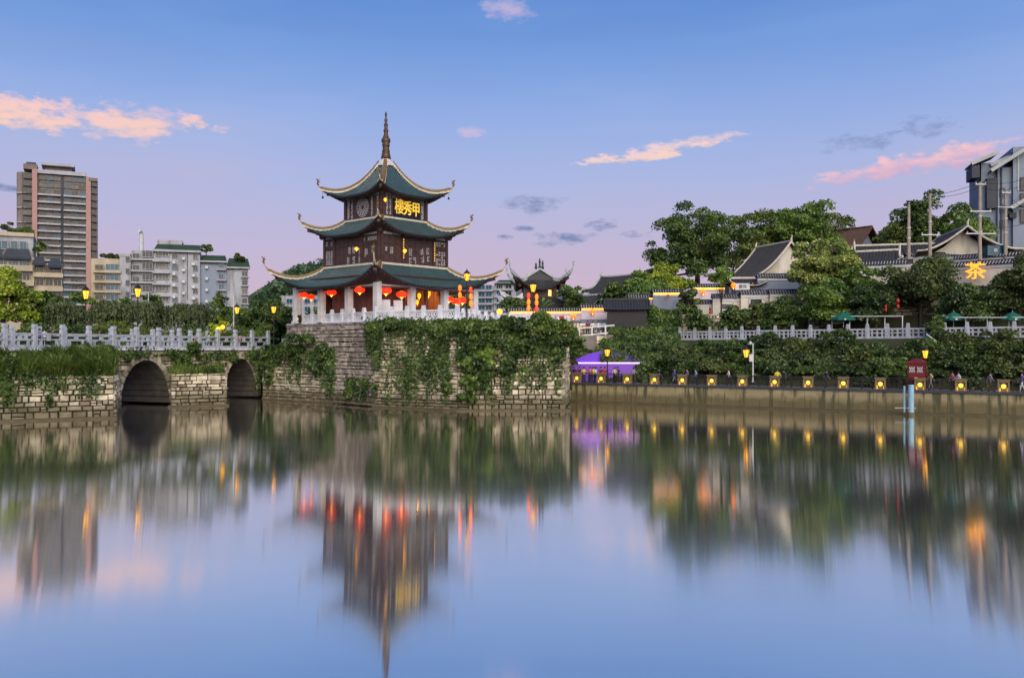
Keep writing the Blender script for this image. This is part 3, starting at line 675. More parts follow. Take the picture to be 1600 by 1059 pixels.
# spire
b = MB(); b.lathe([(.95, 16.75), (.80, 17.0), (.62, 17.3), (.5, 17.55)], 8, ph=rad(22)); cap = b.build('spire_base', 'column', pav)
for k in range(4):
    a = k * math.pi / 2 + math.pi / 4; MB().lathe([(.3, -.25), (.24, 0), (.1, .2)], 8, (math.cos(a) * .9, math.sin(a) * .9, 16.85)).build('cap_scallop', 'column', cap)
MB().lathe([(0.552, 17.5), (0.480, 17.9), (0.396, 18.3), (0.432, 18.35), (0.432, 18.42), (0.360, 18.46), (0.360, 18.9), (0.420, 18.93), (0.420, 19.05), (0.336, 19.1), (0.480, 19.35), (0.504, 19.55), (0.360, 19.8), (0.264, 19.85), (0.300, 19.9), (0.300, 20.0), (0.228, 20.05), (0.228, 20.45), (0.276, 20.5), (0.276, 20.62), (0.192, 20.66), (0.192, 21.1), (0.228, 21.14), (0.228, 21.25), (0.132, 21.3), (0.156, 21.6), (0.192, 21.7), (0.096, 21.85), (0.084, 22.1), (0.144, 22.25), (0.096, 22.4), (0.024, 22.6)], 14).build('spire', 'bronze', pav, True)

# hall: columns, beams, core
cs = 6.65; cpos = [-cs, -cs * .34, cs * .34, cs]
cols = {(x, y) for x in (-cs, cs) for y in cpos} | {(x, y) for y in (-cs, cs) for x in cpos}
cm = MB(); cm.box((0, 0, 2.0), (.6, .6, 4.0)); cm.box((0, 0, .12), (.78, .78, .24)); cm.box((0, 0, 3.85), (.7, .7, .2)); cm = cm.mesh('column', 'column')
for x, y in sorted(cols): mobj('column', cm, pav, (x, y, 0))
icm = MB(); icm.lathe([(.26, 0), (.22, 4.6)], 10); icm = icm.mesh('inner_column', 'woodred')
for x in (-4.6, -1.55, 1.55, 4.6):
    for y in (-4.6, 4.6): mobj('inner_column', icm, pav, (x, y, 0)); 
for k in range(4):
    a = k * math.pi / 2
    bm_ = MB(); bm_.box((0, -cs, 3.62), (2 * cs, .24, .42)); bm_.build('beam', 'column', pav, rz=a)
    MB().box((0, -cs + .02, 3.32), (2 * cs - .6, .14, .12)).build('tie_beam', 'woodred', pav, rz=a)
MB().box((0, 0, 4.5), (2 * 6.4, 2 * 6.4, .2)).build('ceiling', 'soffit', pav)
# hall walls: timber panels between the inner columns; the right hand bay stands open
HW = 4.6
def hall_wall(a, bays):
    for x0, x1, kind in bays:
        if kind == 'panel':
            n = max(1, round((x1 - x0) / 1.0)); w = (x1 - x0) / n
            for i in range(n):
                g = MB(); xc = x0 + w * (i + .5); g.box((xc, -HW, 2.0), (w - .05, .1, 4.0))
                for zz in (.4, 1.5, 3.2): g.box((xc, -HW - .04, zz), (w - .2, .08, .08))
                g.build('wall_panel', 'woodred', pav, rz=a)
        elif kind == 'beam':
            MB().box(((x0 + x1) / 2, -HW, 3.7), (x1 - x0, .16, .7)).build('lintel', 'wood', pav, rz=a)
hall_wall(0, [(-4.35, -1.55, 'panel'), (-1.55, 1.55, 'beam'), (1.55, 4.6, 'beam')])
hall_wall(-math.pi / 2, [(-3.2, -1.55, 'panel'), (-1.55, 1.55, 'panel'), (1.55, 4.6, 'panel'), (-4.6, -3.2, 'beam')])
hall_wall(math.pi, [(-4.6, 4.6, 'panel')]); hall_wall(math.pi / 2, [(-4.6, 4.6, 'panel')])
MB().box((0, 1.2, 2.2), (8.6, .12, 4.4)).build('partition', 'woodred', pav)
for xx, zz in ((-.6, 1.6), (.4, 2.0), (3.4, 2.4)):
    MB().box((xx, 1.1, zz), (.5, .06, .35)).build('lit_plaque', 'litwin', pav)

hl = bpy.data.lights.new('hall_lamp', 'POINT'); hl.energy = 160; hl.color = (1, .55, .2); hl.shadow_soft_size = .25     # the lit lamps in the open bay
ho = bpy.data.objects.new('hall_lamp', hl); COL.objects.link(ho); ho.parent = pav; ho.location = (2.4, -2.6, 3.0)
# middle storey
H2 = 4.6
MB().box((0, 0, 7.4), (2 * H2 - .3, 2 * H2 - .3, 3.6)).build('middle_core', 'soffit', pav)  # dark fill box, added so the storey interior looks dark
def face_piece(name, b, m, a): return b.build(name, m, pav, rz=a)
def fret(b, x0, x1, z0, z1, y, r, nx=3, nz=6, mi=0, th=.05):
    """irregular white fretwork filling a rectangle"""
    w, h = (x1 - x0) / nx, (z1 - z0) / nz
    for i in range(nx):
        for j in range(nz):
            cx_, cz_ = x0 + w * (i + .5), z0 + h * (j + .5); k = r.random()
            if k < .4: b.box((cx_, y, cz_), (w * .8, .04, th), 0, mi); b.box((cx_ + r.uniform(-.2, .2) * w, y, cz_), (th, .04, h * 1.0), 0, mi)
            elif k < .75:
                b.bar((cx_ - w * .4, y, cz_ - h * .4), (cx_ + w * .4, y, cz_ + h * .4), .04, th, mi); b.bar((cx_ - w * .4, y, cz_ + h * .4), (cx_ + w * .4, y, cz_ - h * .4), .04, th, mi)
            elif k < .9: b.box((cx_, y, cz_), (w * .55, .04, h * .6), 0, mi)
rr = random.Random(5)
cx2 = [-4.45, -3.05 + .3, -.0 + 1.3, 4.45]
def middle_face(a, cxs, frets, ornaments):
    for x in cxs: face_piece('column', MB().box((x, -H2 - .06, 7.4), (.26, .26, 3.5)), 'wood', a)
    face_piece('beam', MB().box((0, -H2 - .02, 7.95), (2 * H2, .2, .16)), 'wood', a)
    face_piece('sill', MB().box((0, -H2 - .04, 5.85), (2 * H2 + .2, .34, .22)), 'trimwhite', a)
    for x0, x1 in zip(cxs[:-1], cxs[1:]):
        x0 += .16; x1 -= .16
        n = max(1, round((x1 - x0) / 1.6)); w = (x1 - x0) / n
        for i in range(n): face_piece('painted_beam', MB().box((x0 + w * (i + .5), -H2 - .06, 8.92), (w - .1, .12, .24)), 'paleg', a)
        n = max(1, round((x1 - x0) / .75)); w = (x1 - x0) / n
        for i in range(n):
            g = MB(); xc = x0 + w * (i + .5); g.box((xc, -H2 + .02, 6.95), (w - .05, .12, 1.86)); g.box((xc, -H2 - .05, 6.25), (w * .6, .04, .36)); g.box((xc, -H2 - .05, 7.2), (w * .6, .04, 1.2))
            dl = face_piece('door_leaf', g, 'wood', a)
            face_piece('frieze_panel', MB().box((xc, -H2 + .02, 8.38), (w - .05, .12, .66)), 'wood', a)
    g = MB()
    for f in frets: fret(g, f[0], f[1], f[2], f[3], -H2 - .09, rr, f[4], f[5])
    for x, z, s_ in ornaments:
        fret(g, x - s_ * .42, x + s_ * .42, z - s_ * .7, z + s_ * .7, -H2 - .09, rr, 2, 4, th=.045)
    tag(face_piece('fretwork', g, 'fret', a), kind='stuff')
CX = [-4.45, -1.75, 1.9, 4.45]
middle_face(0, [-4.45, -1.7, 2.6, 4.45], [(2.85, 4.3, 6.1, 7.6, 4, 6), (2.85, 4.3, 8.1, 8.6, 4, 2)], [(-3.2, 7.2, .5), (-.7, 7.2, .55), (-.1, 6.4, .5), (.9, 7.4, .5), (1.0, 6.6, .5), (1.7, 7.5, .5), (-.7, 6.3, .5), (1.8, 6.7, .4), (-3.9, 7.3, .3)])
middle_face(-math.pi / 2, [-4.45, -2.75, 1.8, 4.45], [(-4.25, -3.0, 6.1, 7.6, 3, 6), (-4.25, -3.0, 8.1, 8.6, 3, 2), (2.0, 4.2, 8.15, 8.6, 6, 1)], [(-.2, 7.4, .5), (.5, 7.4, .5), (1.5, 7.2, .5), (2.5, 7.0, .6), (3.6, 7.3, .5), (1.5, 6.4, .5), (.5, 6.4, .5), (-.4, 6.4, .5)])
middle_face(math.pi, CX, [(-4.2, 4.2, 8.15, 8.6, 10, 1)], []); middle_face(math.pi / 2, CX, [(-4.2, 4.2, 8.15, 8.6, 10, 1)], [])
for x0 in (-1.7, 2.6):
    g = MB()
    for z in range(8): g.box((x0 + .0, -H2 - .21, 8.4 - z * .26), (.11, .03, .15))
    face_piece('couplet_lettering', g, 'gold', 0)
# top storey
H3 = 3.03
MB().box((0, 0, 12.1), (2 * H3 - .2, 2 * H3 - .2, 3.0)).build('upper_core', 'soffit', pav)  # dark box added inside to darken the top storey
def top_face(a, kind):
    for x in (-H3 + .1, H3 - .1): face_piece('column', MB().box((x, -H3 - .03, 12.1), (.3, .3, 3.0)), 'wood', a)
    face_piece('painted_beam', MB().box((0, -H3 - .05, 13.2), (2 * H3 - .5, .12, .24)), 'paleg', a)
    face_piece('wall_panel', MB().box((0, -H3 + .04, 12.0), (2 * H3 - .4, .12, 2.1)), 'wood', a)
    face_piece('sill', MB().box((0, -H3 - .04, 10.78), (2 * H3 + .1, .3, .2)), 'trimwhite', a)
    g = MB(); y = -H3 - .04
    if kind == 'rosette':
        for rr_ in (.3, .55, .8, 1.0):
            n = 20
            for q in range(n):
                t0, t1 = 2 * math.pi * q / n, 2 * math.pi * (q + .75) / n; g.bar((-.1 + rr_ * .95 * math.cos(t0), y, 12.05 + rr_ * math.sin(t0)), (-.1 + rr_ * .95 * math.cos(t1), y, 12.05 + rr_ * math.sin(t1)), .04, .07)
        for q in range(14):
            t0 = 2 * math.pi * q / 14
            g.bar((-.1 + .25 * math.cos(t0), y, 12.05 + .25 * math.sin(t0)), (-.1 + .92 * math.cos(t0 + .15), y, 12.05 + .98 * math.sin(t0 + .15)), .04, .05)
        fret(g, -2.6, -2.3, 11.0, 13.0, y, rr, 2, 12, th=.09); fret(g, -2.0, -1.75, 11.0, 13.0, y, rr, 2, 12); fret(g, 1.3, 1.55, 11.0, 13.0, y, rr, 2, 12); fret(g, 2.2, 2.5, 11.0, 13.0, y, rr, 2, 10)
    elif kind == 'plaque':
        fret(g, -2.55, -2.3, 11.1, 13.0, y, rr, 2, 12); fret(g, -2.1, -1.9, 11.1, 13.0, y, rr, 2, 12); fret(g, 2.25, 2.6, 11.0, 13.0, y, rr, 3, 12, th=.09); fret(g, -1.8, 2.2, 12.85, 13.05, y, rr, 14, 1)
        pl = face_piece('name_plaque', MB().box((.2, -H3 - .1, 11.85), (3.6, .16, 1.85)), 'plaque', a)
        for i, ch in enumerate('樓秀甲'):
            me = text_mesh(ch, 1.5 if ch == '樓' else 1.42, .004 if ch == '樓' else .024, .03); me.materials.clear(); me.materials.append(K['gold'])
            o = mobj('character', me, pl); o.rotation_euler = (rad(90), 0, 0); o.location = (-.92 + i * 1.15, -H3 - .21, 11.92 - (.05 if i else 0)); o.scale = (.86, 1.12, 1)
    else: fret(g, -2.5, 2.5, 11.1, 12.9, y, rr, 12, 6)
    tag(face_piece('fretwork', g, 'fret', a), kind='stuff')
top_face(0, 'plaque'); top_face(-math.pi / 2, 'rosette'); top_face(math.pi, ''); top_face(math.pi / 2, '')
# low fretwork bench rail of the hall handled by the platform balustrade

# ---------------------------------------------------------------- platform balustrade (white marble)
def balustrade(label, pts, z, step, name='platform_balustrade', ph=1.25, pw=.34, style='diamond', zs=None, m='balus', group='white marble balustrades'):
    rt = T(name, label, 'balustrade', group=group)
    pm = MB(); pm.box((0, 0, ph * .42), (pw, pw, ph * .84)); pm.box((0, 0, ph * .86), (pw * .7, pw * .7, ph * .06)); pm.box((0, 0, ph * .96), (pw * .9, pw * .9, ph * .14), tap=.8); pm = pm.mesh('post', m)
    for a, c in zip(pts[:-1], pts[1:]):
        a, c = Vector(a), Vector(c); ln = (c - a).length; n = max(1, round(ln / step)); st_ = ln / n; ang = math.atan2((c - a).y, (c - a).x); w = st_ - pw
        pn = MB(); H = ph * .70
        if style == 'diamond':
            pn.box((0, 0, .10), (w, .16, .20)); pn.box((0, 0, H - .07), (w, .2, .14))
            for xx in (-1, 1): pn.box((xx * (w / 2 - .06), 0, H / 2), (.12, .14, H))
            k = max(2, round(w / .34)); ww_ = (w - .2) / k; z0_, z1_ = .18, H - .12
            for i in range(k):
                x0 = -w / 2 + .1 + i * ww_; pn.bar((x0, 0, z0_), (x0 + ww_, 0, z1_), .08, .07); pn.bar((x0, 0, z1_), (x0 + ww_, 0, z0_), .08, .07)
        else:
            pn.box((0, 0, .12), (w, .18, .22)); pn.box((0, 0, H - .08), (w, .2, .17)); pn.box((0, 0, H * .56), (w, .14, .12))
            for xx in (-.3, .0, .3): pn.box((xx * w, 0, H / 2), (.14, .14, H - .1))
            for xx in (-1, 1): pn.box((xx * (w / 2 - .04), 0, H / 2), (.1, .14, H - .1))
        pn = pn.mesh('panel', m)
        for i in range(n + 1):
            q = a.lerp(c, i / n)
            if i or a == Vector(pts[0]): mobj('post', pm, rt, (q.x, q.y, z), ang)
            if i < n: q = a.lerp(c, (i + .5) / n); mobj('panel', pn, rt, (q.x, q.y, z), ang)
    return rt
e = .35
balustrade('white lattice balustrade around the pavilion platform edge', [(-23.6, 96.9), (-13.0, 85.35), (-4.9, 80.5)], PZ + .1, 1.95)
balustrade('white lattice balustrade curving right from the platform corner to the causeway', [(-4.9, 80.5), (-3.2, 88), (-.2, 97), (2.8, 102), (6.5, 105)], PZ - .05, 1.9, ph=1.15)
# right hand balustrade over the bank
p, q = rp(0), rp(rs_at(1452)); p2, q2 = rp(rs_at(1476)), rp(62)
balustrade('long white openwork balustrade on the terrace above the bank', [tuple(p), tuple(q)], 6.5, 1.95, 'terrace_balustrade', 1.45, .3, 'open', m='palestone', group='terrace balustrades')
balustrade('white openwork balustrade at the right edge beyond the gap with a tree', [tuple(p2), tuple(q2)], 6.5, 1.95, 'terrace_balustrade', 1.45, .3, 'open', m='palestone', group='terrace balustrades')

# ---------------------------------------------------------------- buildings of the far bank
def windowmesh(w, h, glass, frame='slab', mull=1, dep=.25):
    b = MB(); f = min(.09, w * .06, h * .08)
    b.box((0, 0, 0), (w, .06, h), 0, 1)
    for s_ in (-1, 1): b.box((s_ * (w / 2), -.05, 0), (f, .16, h + f), 0, 0); b.box((0, -.05, s_ * (h / 2)), (w, .16, f), 0, 0)
    for i in range(mull): b.box((-w / 2 + w * (i + 1) / (mull + 1), -.04, 0), (f * .6, .1, h), 0, 0)
    return b.mesh('window', [frame, glass])
WC = {}
def window(root, x, z, w, h, y, glass='glass', frame='slab', mull=1):
    k = (round(w, 2), round(h, 2), glass, frame, mull)
    if k not in WC: WC[k] = windowmesh(w, h, glass, frame, mull)
    return mobj('window', WC[k], root, (x, y, z))
rw = random.Random(11)
class Bld:
    """building whose parts are given in photo pixels at distance d"""
    def __init__(s, name, label, px, d, rz=0, base=None, group=None):
        s.d, s.px = d, px; s.z0 = base if base is not None else 5.0
        s.r = T(name, label, 'building', (X(px, d), d, s.z0), rz, group)
    def x(s, px): return (px - s.px) / F * s.d
    def z(s, py): return Z(py, s.d) - s.z0
    def blk(s, name, x0, x1, y0, y1, m, front=0, dep=6.0):
        a, b_, t_, l = s.x(x0), s.x(x1), s.z(y0), s.z(y1) if y1 is not None else 0
        return MB().box(((a + b_) / 2, front + dep / 2, (t_ + l) / 2), (b_ - a, dep, t_ - l)).build(name, m, s.r)
    def win(s, x0, x1, y0, y1, front=0, g='glass', frame='slab', mull=1):
        return window(s.r, s.x((x0 + x1) / 2), s.z((y0 + y1) / 2), s.x(x1) - s.x(x0), s.z(y0) - s.z(y1), front - .04, g, frame, mull)
    def slabroof(s, name, x0, x1, y0, y1, m, front=-.4, dep=3.0):       # sloping roof seen from the front
        a, b_, t_, l = s.x(x0), s.x(x1), s.z(y0), s.z(y1)
        return MB().slabpoly([(a, front, l), (b_, front, l), (b_ - .3, front + dep, t_), (a + .3, front + dep, t_)], (0, .1, -.3)).build(name, m, s.r)
def pick(*a): return rw.choice(a)

tw = Bld('tower_block', 'tall brown and pink residential tower with white floor bands at far left', 90, 170, rad(25))
tw.blk('wall', 38, 142, 275, None, 'towerwall', .4, 12)
tw.blk('pink_pier', 55, 62, 268, None, 'pink', -.5, 2); tw.blk('pink_pier', 130, 137, 274, None, 'pink', -.5, 2)
tw.blk('recess_shade_strip', 94.5, 98.5, 270, None, 'slate', .2, .6); tw.blk('parapet', 62, 131, 267, 273, 'slab', -.3, 12)  # the recess is a flat dark strip, its shade put into the colour
tw.blk('penthouse', 72, 110, 259, 268, 'towerwall', 2, 6); tw.blk('penthouse_roof', 67, 114, 254, 258, 'slab', .8, 9)
tw.blk('turret_cap', 43, 62, 260, 268, 'towerwall', -.4, 4); tw.blk('turret_cap', 134, 147, 275, 280, 'towerwall', -.6, 4); tw.blk('turret_roof', 47, 60, 257, 260, 'slate', -.2, 3)
for (a, c) in ((33, 55), (137, 147)):
    MB().lathe([(tw.x(c) / 2 - tw.x(a) / 2, 0), ((tw.x(c) - tw.x(a)) / 2, tw.z(272 if a < 50 else 279))], 12, (tw.x((a + c) / 2), 1.6, 0)).build('bay', 'towerwall', tw.r, True)
fl = 272
k = 0
while fl < 470:
    y0, y1 = fl + 2.5, fl + 10.0
    for xs in ((63.5, 73.5), (74, 84), (84.5, 94), (99, 108.5), (109, 119), (119.5, 129.5)):
        tw.win(xs[0], xs[1], y0, y1, .35, pick('glass', 'curtain', 'glass', 'curtain', 'glassblue'), 'towerwall', 1)
    tw.win(41, 54, y0, y1, -.1, pick('glass', 'glass', 'curtain'), 'towerwall', 2); tw.win(138, 146, y0 + 5, y1 + 5, .1, 'glass', 'towerwall', 1)
    if k > 1:
        g = MB(); g.box(((tw.x(63) + tw.x(94)) / 2, -.1, tw.z(fl + 11.2)), (tw.x(94) - tw.x(62), 1.0, .32)); g.build('floor_band', 'slab', tw.r)
        g = MB(); g.box(((tw.x(98.5) + tw.x(130)) / 2, -.1, tw.z(fl + 11.2)), (tw.x(130) - tw.x(98.5), 1.0, .32)); g.build('floor_band', 'slab', tw.r)
        g = MB(); g.lathe([(tw.x(147) - tw.x(137) - .6, 0), (tw.x(147) - tw.x(137) - .6, .3)], 12, (tw.x(142), 1.6, tw.z(fl + 12))); g.build('floor_band', 'slab', tw.r)
        if k % 2 == 0: g = MB(); g.lathe([(1.5, 0), (1.5, .25)], 12, (tw.x(45), 1.3, tw.z(fl + 11))); g.build('floor_band', 'slab', tw.r)
    k += 1; fl += 11.3

ap = Bld('apartment_block', 'pale grey apartment block with green roofs behind the bridge willows', 270, 134, rad(17))
ap.blk('wall', 152, 196, 406, None, 'cream', .8, 10); ap.blk('wall', 193, 209, 401, None, 'aptwhite', .3, 8); ap.blk('wall', 209, 243, 392, None, 'aptwhite', .9, 8)
ap.blk('wall', 242, 310, 390, None, 'aptwhite', 0, 10); ap.blk('wall', 310, 351, 405, None, 'bluegrey', .6, 9); MB().box((0, 0, 0), (.01, .01, .01))
ap.blk('wall', 351, 383, 414, None, 'aptwhite', .2, 9)
ap.slabroof('roof', 242, 312, 379, 392, 'greenroof'); ap.slabroof('roof', 309, 351, 394, 406, 'greenroof', .1); ap.slabroof('roof', 350, 386, 398, 415, 'greenroof', -.2)
ap.blk('cornice', 241, 312, 391, 394, 'slab', -.5, 1); ap.blk('cornice', 309, 351, 405.5, 408, 'slab', .05, 1); ap.blk('cornice', 350, 386, 414.5, 417, 'slab', -.25, 1)
ap.blk('roof_cabin', 245, 282, 372, 381, 'aptwhite', 3, 4); ap.blk('roof_cabin', 192, 208, 398, 402, 'slab', .2, 6)
c = MB(); c.tube([(ap.x(223), 1.5, ap.z(392)), (ap.x(223), 1.5, ap.z(366)), (ap.x(222.3), 1.3, ap.z(362)), (ap.x(220), 1.0, ap.z(361))], .3, 8); c.build('vent_pipe', 'galv', ap.r)
for y in (396, 414, 432, 450, 467, 484): ap.win(245, 264, y - 5.5, y + 5, 0, pick('curtain', 'glass'), 'slab', 3)
for y in (399, 417, 435, 452, 468): ap.win(269, 277.5, y - 4, y + 4, 0, pick('glass', 'curtain', 'glassblue'), 'slab', 1)
for y in (400, 418, 436, 454, 470): ap.win(300, 307, y - 4, y + 4, 0, pick('glass', 'curtain'), 'slab', 1)
for y in (408, 426, 444, 462, 479): ap.blk('balcony', 241, 266, y, y + 2, 'slab', -.7, .8)
for y in (402, 420, 438, 456): ap.blk('air_conditioner', 284, 288, y, y + 4, 'galv', -.5, .5); ap.blk('air_conditioner', 318, 322, y + 12, y + 16, 'galv', .1, .5); ap.blk('drain_pipe', 291, 291.8, y - 8, y + 12, 'slate', -.12, .12)
for y in (410, 428, 446, 464): ap.blk('air_conditioner', 298, 303, y, y + 4, 'galv', -.5, .5); ap.blk('air_conditioner', 270, 274, y - 2, y + 2, 'galv', -.5, .5)
for y in (413, 430, 446, 462): ap.win(338, 346, y - 4, y + 4, .6, 'glassblue', 'slab', 1); ap.blk('balcony', 335, 349, y + 5, y + 7, 'slab', .0, .7)
for y in (425, 439, 453, 468): ap.win(373.5, 381.5, y - 4, y + 4, .2, pick('glass', 'curtain'), 'slab', 1); ap.blk('balcony', 372, 385, y + 5, y + 6.5, 'slab', -.3, .7)
for y in (419.5, 435, 450, 465.5, 481): ap.win(173, 192, y - 5, y + 4.6, .6, 'glassblue', 'slab', 2); ap.win(158, 170, y - 3.5, y + 4, .6, 'glass', 'cream', 1); ap.blk('balcony', 156, 195, y + 5.5, y + 9, 'cream', 0, .9)
for y in (398, 416, 434, 452, 470):
    ap.win(225, 240, y - 6, y + 4.5, .7, pick('glass', 'curtain'), 'slab', 2); ap.win(211, 221, y - 1, y + 7, .7, 'glass', 'slab', 1); ap.blk('balcony', 209, 242, y + 7, y + 9.5, 'slab', .1, .9)
    ap.win(202, 207.5, y + 5, y + 12, .2, 'glass', 'slab', 0)

lb = Bld('cream_apartment_building', 'cream terraced apartment building with dark awnings at the left edge', 40, 120, rad(26))
lb.blk('wall', -40, 50, 365, None, 'aptwhite', 1.6, 9); lb.blk('wall', -40, 52, 402, None, 'cream', .3, 4); lb.blk('wall', 50, 91, 410, None, 'cream', .8, 8)
for xs in ((-2, 15), (19, 28), (31.5, 41)): lb.win(xs[0], xs[1], 376, 389, 1.5, 'glassblue', 'slab', 1)
lb.blk('parapet', -40, 51, 362, 368, 'cream', 1.3, 9)
for xs, y0, y1 in (((-30, 9), 388, 403), ((10, 48), 388, 403), ((49, 68), 399, 411), ((71, 91), 401, 414)): lb.slabroof('awning', xs[0], xs[1], y0, y1, 'slate', -.6, 1.6)
for xs in ((-20, -2), (0, 15), (17, 30), (31, 46)): lb.win(xs[0], xs[1], 404, 415, .25, 'glassblue', 'cream', 2); lb.win(xs[0], xs[1], 424, 438, .25, 'glass', 'cream', 2); lb.win(xs[0], xs[1], 449, 460, .25, 'glass', 'cream', 2)
lb.blk('balcony', -40, 50, 415.5, 424, 'cream', -.6, 1); lb.blk('balcony', -40, 52, 439, 447, 'cream', -.8, 1)
for xs in ((54, 65), (67, 78), (79, 90)): lb.win(xs[0], xs[1], 412, 424, .7, 'glass', 'cream', 1); lb.win(xs[0], xs[1], 432, 445, .7, 'glass', 'cream', 1); lb.win(xs[0], xs[1], 455, 466, .7, 'glass', 'cream', 1)
lb.blk('balcony', 50, 92, 425, 432, 'cream', 0, 1); lb.blk('balcony', 50, 92, 446, 454, 'cream', 0, 1)

bb = Bld('white_apartment_house', 'white apartment house with blue windows seen beside the pavilion roof corner', 775, 165, rad(-8), 5)
bb.blk('wall', 742, 806, 446, None, 'aptwhite', .4, 9); bb.blk('wall', 772, 803, 441, None, 'aptwhite', -.1, 9); bb.slabroof('roof', 774, 803, 436, 443, 'greenroof', -.5)
for y in (448, 459, 469, 480): 
    bb.win(747, 757, y - 3, y + 4, .35, 'glassblue', 'slab', 1); bb.win(758.5, 768, y - 3, y + 4, .35, 'glassblue', 'slab', 1); bb.blk('balcony', 744, 771, y + 5, y + 7, 'slab', -.2, .8)
    bb.win(776, 786, y - 4, y + 3, -.15, pick('glassblue', 'glass'), 'slab', 2); bb.win(790, 800, y - 4, y + 3, -.15, 'glass', 'slab', 1); bb.blk('balcony', 773, 802, y + 4, y + 6, 'slab', -.7, .8)
gb = Bld('low_white_house', 'low white house glimpsed through the left bays of the pavilion hall', 480, 160, 0, 5)
gb.blk('wall', 440, 506, 462, None, 'aptwhite', 0, 8)
for y in (470, 482): 
    for x0 in (448, 462, 476, 490): gb.win(x0, x0 + 9, y - 3, y + 4, 0, 'glassblue', 'slab', 1)

# wooded hills far behind
def woods(label, px0, px1, prof, d, seed, n=24000, clump=5.0, leaf=.95):
    rng = np.random.default_rng(seed); m = 240; cx_ = rng.uniform(px0, px1, m); dd = d + rng.uniform(-25, 40, m)
    top = np.array([prof(c) for c in cx_]); fr = rng.uniform(0, 1, m) ** .8
    py = top + fr * (520 - top); C = np.stack([(cx_ - 800) / F * dd, dd + 30 * (1 - fr), CH + (HZ - py) / F * dd], 1); r = clump * rng.uniform(.6, 1.3, m)
    k = rng.integers(0, m, n); dr = dirs(rng, n); dr[:, 2] = np.abs(dr[:, 2]) * 1.0 - .15
    pos = C[k] + dr * (r[k] * rng.uniform(.7, 1.05, n))[:, None] - np.stack([np.zeros(n), np.zeros(n), r[k] * .8], 1)
    tag(mobj('wooded_hill', leafmesh('wooded_hill', pos, dr, leaf, rng, 'hill')), label, 'woods', kind='stuff')
    b = MB(); xs = np.linspace(px0 - 10, px1 + 10, 14)
    pts = [((x - 800) / F * (d + 60), d + 60, CH + (HZ - prof(x) - 34) / F * (d + 60)) for x in xs]; base = [((x - 800) / F * (d + 10), d + 10, 3) for x in xs]
    b.add(pts + base, [(i, i + 1, 15 + i, 14 + i) for i in range(13)]); o = b.build('hill_slope', 'greenroof'); tag(o, 'dark slope under the far woods', 'hill', kind='structure')
woods('wooded hill rising left behind the pavilion', 375, 520, lambda p: 392 + 0.0016 * (p - 490) ** 2 * 2.2 if p < 490 else 392 + (p - 490) * .25, 330, 5)
woods('wooded hill top just right of the pavilion roof', 680, 770, lambda p: 418 + abs(p - 705) * .42, 330, 6, 7000)

# ---------------------------------------------------------------- trees, left bank
def ptree(name, label, px, top, base, hw, d, m='dark', seed=0, zf=.36, group=None, **kw):
    b_ = P(px, base, d); h = (base - top) / F * d * 1.07; rx = hw / F * d * 1.12; kw.setdefault('lobes', 36)
    return tree(name, label, b_, h, rx, h * zf, m, seed, group=group, **kw)
ptree('broadleaf_tree', 'bright yellow green leafy tree at the left edge behind the bridge', 8, 428, 530, 48, 104, 'bright', 1, .52, n=9000, leaf=.2)
ptree('broadleaf_tree', 'dark green tree between the bright tree and the first bridge lamp', 75, 452, 530, 32, 107, 'dark', 2, .52, n=7000, leaf=.2)
ptree('broadleaf_tree', 'fresh green tree below the tower block', 118, 462, 530, 30, 110, 'mid', 3, .52, n=6000, leaf=.2)
ptree('broadleaf_tree', 'green tree crown behind the second bridge lamp', 190, 470, 530, 32, 112, 'mid', 4, .52, n=6000, leaf=.2)
ptree('broadleaf_tree', 'dark tree left of the grey block end, beside the street mast', 348, 454, 530, 24, 110, 'dark', 5, .52, n=5000, leaf=.2)
ptree('broadleaf_tree', 'dense dark tree between bridge end and pavilion hall', 405, 466, 540, 40, 106, 'dark', 6, .52, n=9000, leaf=.2)
ptree('broadleaf_tree', 'dark tree behind the left column of the pavilion', 452, 478, 540, 32, 112, 'dark', 7, .52, n=6000, leaf=.2)
ptree('broadleaf_tree', 'small tree standing against the pale apartment wall', 240, 452, 530, 18, 114, 'dark', 8, .52, n=4000, leaf=.2)
ptree('broadleaf_tree', 'broad dark tree seen through the pavilion hall bays', 520, 470, 540, 45, 128, 'dark', 9, .52, n=6000, leaf=.22)
ptree('broadleaf_shrub', 'yellow green shrub beside the far end of the bridge', 343, 496, 532, 14, 102.5, 'bright', 10, .52, n=2500, leaf=.15, cat='shrub', trunk=.1)
